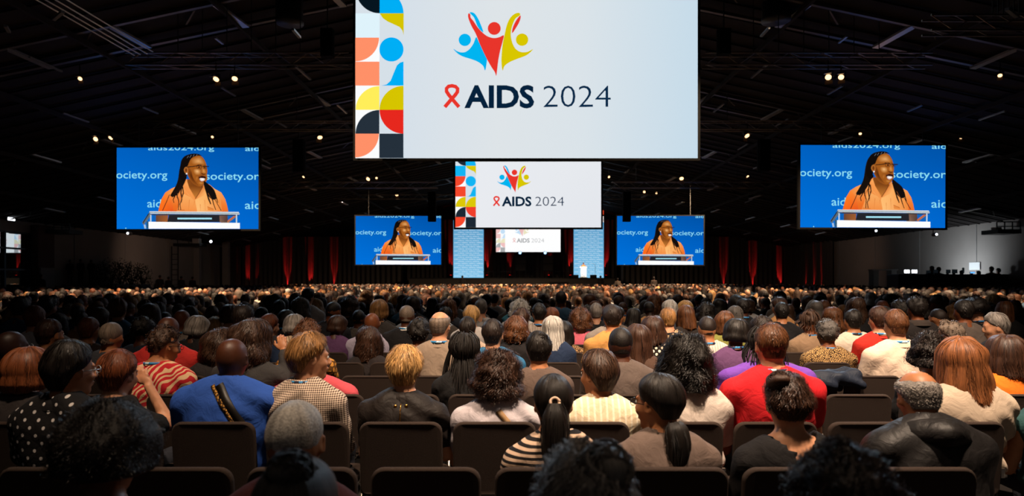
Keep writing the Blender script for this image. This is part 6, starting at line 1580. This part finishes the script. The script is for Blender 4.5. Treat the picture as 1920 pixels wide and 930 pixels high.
KINDS_ = ['short', 'short', 'bob', 'long', 'curly', 'bald']
TF = [far_template(k_, i, True) for i, k_ in enumerate(KINDS_)]; TC = [far_template(k_, i, False) for i, k_ in enumerate(KINDS_)]
HCOL = [lin(HR[a]) for a, w in HCW for _ in range(w)]; SCOL = [lin(SK[a]) for a, w in SKW for _ in range(w)]; CCOL = [lin(a[0]) for a in CLW for _ in range(a[2])]
AV, AQ, AC, base = [], [], [], 0
def far_person(x, y):
    global base
    T_ = (TF if y < 24 else TC)[g.randint(len(KINDS_))]
    v, q, c = T_; s = g.uniform(.93, 1.06); a = g.normal(0, .25)
    R2 = np.array(((math.cos(a), -math.sin(a), 0), (math.sin(a), math.cos(a), 0), (0, 0, 1)))
    w = v @ R2.T * s + np.array((x, y, 0)); w[v[:, 2] > 1.05, 0] += g.normal(0, .02)
    hc = HCOL[g.randint(len(HCOL))]; 
    cols = np.empty((len(v), 4)); cols[:, 3] = 1
    for k_, cc in ((0, hc), (1, SCOL[g.randint(len(SCOL))]), (2, CCOL[g.randint(len(CCOL))])): cols[c == k_, :3] = cc
    AV.append(w); AQ.append(q + base); AC.append(cols); base += len(v)
for k_, x in rest: far_person(x, row_d(k_) + .2)
for k in range(15, 75):
    d = row_d(k)
    if d > 69: break
    lim = min(.80 * d, 28.8)
    xs = np.arange(-lim, lim, PITCH)
    gaps = []
    for x in xs:
        if abs(abs(x) - 9.0) < .7 and d > 30: continue
        if g.rand() < .07: continue
        if x > 21.5 and 38.2 < d < 43: continue
        if x > 26.5 and 43 <= d < 56: continue
        if x < -22.5 and d > 43: continue
        far_person(x + g.uniform(-.06, .06), d + .2 + g.uniform(-.08, .08))
me = mesh_from('seated_crowd', np.concatenate(AV), np.concatenate(AQ))
ca = me.color_attributes.new('col', 'FLOAT_COLOR', 'POINT'); ca.data.foreach_set('color', np.concatenate(AC).astype(np.float32)[:len(me.vertices)].ravel())
m, nt, b = newmat('crowd_hair_skin_cloth'); at = nt.nodes.new('ShaderNodeVertexColor'); at.layer_name = 'col'; link(nt, at.outputs[0], b.inputs['Base Color']); b.inputs['Roughness'].default_value = .55
tc = nt.nodes.new('ShaderNodeTexCoord'); no = nt.nodes.new('ShaderNodeTexNoise'); no.inputs['Scale'].default_value = 45; no.inputs['Detail'].default_value = 3; link(nt, tc.outputs['Object'], no.inputs['Vector'])
bp = nt.nodes.new('ShaderNodeBump'); bp.inputs['Strength'].default_value = .9; bp.inputs['Distance'].default_value = .022; link(nt, no.outputs['Fac'], bp.inputs['Height']); link(nt, bp.outputs['Normal'], b.inputs['Normal'])
o = put('seated_crowd', me, m); o['kind'] = 'stuff'; o['label'] = 'thousands of seated people seen from behind, filling the far part of the hall'; o['category'] = 'crowd'
print('PEOPLE', done, 'FAR', len(AV), 'TRIS', sum(len(x) for x in AQ) * 2)
# chairs of the rows farther back, joined
mb = []
cb = CH['backrest']; cv = np.zeros(len(cb.vertices) * 3); 
VB, QB, bb = [], [], 0
bx = np.array([(sx, sy, sz) for sx in (-.23, .23) for sy in (-.02, .02) for sz in (.42, .85)]) ; bq = np.array([(0, 1, 3, 2), (4, 6, 7, 5), (0, 4, 5, 1), (2, 3, 7, 6), (0, 2, 6, 4), (1, 5, 7, 3)])
for k in range(9, 30):
    d = row_d(k); lim = .80 * d
    for x in np.arange(-lim, lim, PITCH):
        VB.append(bx + (x, d + .03, 0)); QB.append(bq + bb); bb += 8
o = put('far_chair_backs', mesh_from('far_chair_backs', np.concatenate(VB), np.concatenate(QB), False), m_fab); o['kind'] = 'stuff'; o['label'] = 'backs of the far chairs between the seated people'; o['category'] = 'chairs'

# ================================================================ ODD THINGS
# standing figures seen dark in front of the stage and along the left
def standing(px, ytop, d, col, label, hc='black', z0=0.0, sk='brown', face=0):
    T0 = P(px, ytop, d); h = T0.z - z0; s = h / 1.74
    xs = axis(-.4, .4, .03, [(-.1, .1, .016)]); dd = Sdf(xs, axis(-.3, .32, .03, [(-.1, .12, .016)]), axis(-.02, 1.86, .035, [(1.45, 1.80, .016)]))
    H_ = Matrix.Translation((0, 0.01, 1.62))
    dd.ell((0, 0, 1.0), (.165, .12, .15), .03); dd.ell((0, 0, 1.2), (.15, .11, .2), .03); dd.ell((0, 0, 1.33), (.16, .11, .17), .03)
    for q in (-1, 1):
        dd.cap((0, 0, 1.42), (q * .18, 0, 1.40), .055, .055, .03); dd.cap((q * .18, 0, 1.39), (q * .235, 0, 1.12), .05, .04); dd.cap((q * .235, 0, 1.12), (q * .22, .1, .88), .038, .028); dd.ell((q * .22, .13, .82), (.03, .03, .06), .02)
        dd.cap((q * .09, 0, .95), (q * .10, .02, .50), .085, .058, .03); dd.cap((q * .10, .02, .5), (q * .10, 0, .07), .056, .038, .02); dd.cap((q * .10, 0, .04), (q * .11, .13, .03), .035, .03, .02)
    dd.cap((0, 0, 1.42), (0, 0, 1.56), .055, .05); dd.ell((0, -.01, .03), (.075, .094, .085), .02, H_); dd.ell((0, .02, -.035), (.057, .064, .083), .02, H_); dd.cap((0, .09, .0), (0, .108, -.03), .01, .013, .01, H_)
    t = thing('person', label, 'person', (T0.x, d, z0), face); t.scale = (s, s, s); t['group'] = 'standing people'
    put('body', dd.mesh('body'), skin(sk), t)
    d2 = Sdf(xs, axis(-.3, .32, .03), axis(.8, 1.5, .03)); d2.ell((0, 0, 1.0), (.165, .12, .15), .03, infl=.015); d2.ell((0, 0, 1.2), (.15, .11, .2), .03, infl=.015); d2.ell((0, 0, 1.33), (.16, .11, .17), .03, infl=.015)
    for q in (-1, 1): d2.cap((0, 0, 1.41), (q * .18, 0, 1.40), .055, .055, .03, infl=.012); d2.cap((q * .18, 0, 1.39), (q * .235, 0, 1.12), .05, .04, infl=.014)
    put('shirt', d2.mesh('shirt'), cloth('c_' + col + '_plain', col), t)
    d3 = Sdf(axis(-.3, .3, .03), axis(-.2, .25, .03), axis(.03, 1.06, .035)); d3.ell((0, 0, .98), (.165, .12, .12), .03, infl=.012)
    for q in (-1, 1): d3.cap((q * .09, 0, .95), (q * .10, .02, .50), .085, .058, .03, infl=.012); d3.cap((q * .10, .02, .5), (q * .10, 0, .09), .056, .045, .02, infl=.012)
    put('trousers', d3.mesh('trousers'), m_jeans, t)
    h = put('hair', HS[('short', 0)][0], hair_mat(hc), t); h.matrix_local = H_
    return t
standing(867, 517, 66, '1B1A1C', 'dark figure standing before the left banner at the stage front')
standing(1126, 517, 66, '1B1A1C', 'dark figure standing before the right banner at the stage front')
standing(1158, 521, 62, '5A5048', 'person in a tan top standing right of the stage front')
standing(1226, 519, 62, '2C2420', 'dark person standing below the far right blue screen')
for i, (px, y, d_) in enumerate(((131, 487, 44.5), (151, 486, 46), (171, 487, 47))):
    standing(px, y, d_, '1B1A1C', 'dark figure on the raised walk by the left wall, ' + ('nearest the pillar', 'middle one', 'beside the shrubs')[i], z0=1.42)
standing(76, 514, 40.6, '1B1A1C', 'dark figure standing by the pillar at the left')
for i, (px, y) in enumerate(((300, 516), (316, 519), (340, 518), (361, 519))):
    standing(px, y, 56 + i, '1B1A1C', 'dark figure by the left wall below the near left blue screen, ' + ('leftmost', 'second', 'third', 'nearest the pillar')[i])
sp = standing(1094, 492.5, 73.6, 'E8843C', 'speaker in an orange shirt standing at the white lectern on the stage', 'black', 2.0, 'brown', PI)
for i, (px, y) in enumerate(((1747, 499), (1760, 501), (1803, 507), (1835, 508), (1859, 500), (1872, 503))):
    standing(px, y, 41.05, ('1B1A1C', '2A2A30', '1B1A1C', '2A2A30', '8A7058', '1B1A1C')[i], 'technician behind the control desk, ' + ('leftmost, beside the bright monitors', 'second from left, headphones height', 'low head in the middle', 'low head right of the middle', 'in a tan top near the right end', 'dark, at the right end')[i])
# phone held at the right edge
p = P(1903, 748, 5.3)
t = thing('smartphone', 'smartphone with lit blue screen held at the right edge', 'phone', p); t.rotation_euler = (R(-50), 0, R(12))
MB().box((0, 0, 0), (.072, .008, .145)).build('case', m_black, t); MB().box((0, -.0045, 0), (.064, .001, .13)).build('display', mat('phone_blue', '3A78B8', emit=.7), t)
# navy jacket lying over an empty chair
d = row_d(3) + .0; q = P(1560, 705, d); g2 = np.random.RandomState(4)
dd = Sdf(axis(-.30, .30, .012), axis(-.15, .18, .012), axis(-.22, .10, .012))
dd.cap((-.19, -.02, -.02), (.20, .0, .015), .04, .035, .03); dd.cap((-.17, -.06, -.03), (-.02, -.075, -.08), .035, .03, .03); dd.cap((.05, -.05, .0), (.22, -.06, -.07), .034, .028, .03); dd.cap((.0, .03, .02), (.12, .06, .04), .04, .035, .03); dd.cap((-.1, .07, -.05), (.1, .08, -.12), .04, .03, .03)
dd.ell((0, .0, -.03), (.22, .07, .05), .08); dd.noise(lambda p_: .010 * fbm(p_, 3, 22, 2))
o = put('jacket', dd.mesh('jacket'), cloth('navy_jacket', '1B2230', rough=.6)); o.location = q; tag(o, 'crumpled dark navy jacket draped over an empty chair, right of the man in red', 'jacket')
# pleated cream fan
q = P(545, 650, 6.0); t = thing('hand_fan', 'pleated cream hand fan beside the short blond hair', 'fan', q)
V = []; Fc = []; n = 18
for i in range(n + 1):
    a = R(60 + 170 * i / n); y = .008 * (1 if i % 2 else -1)
    V += [(.03 * math.cos(a), y, .03 * math.sin(a)), (.10 * math.cos(a), y * 1.6, .10 * math.sin(a))]
for i in range(n): Fc.append((2 * i, 2 * i + 2, 2 * i + 3, 2 * i + 1))
MB().add(V, Fc).build('fan_leaf', mat('cream_paper', 'CDB89C', rough=.8), t); MB().tube([(0, 0, -.10), (0, 0, .04)], .007).build('handle', mat('fan_handle', '6A4A2A'), t)
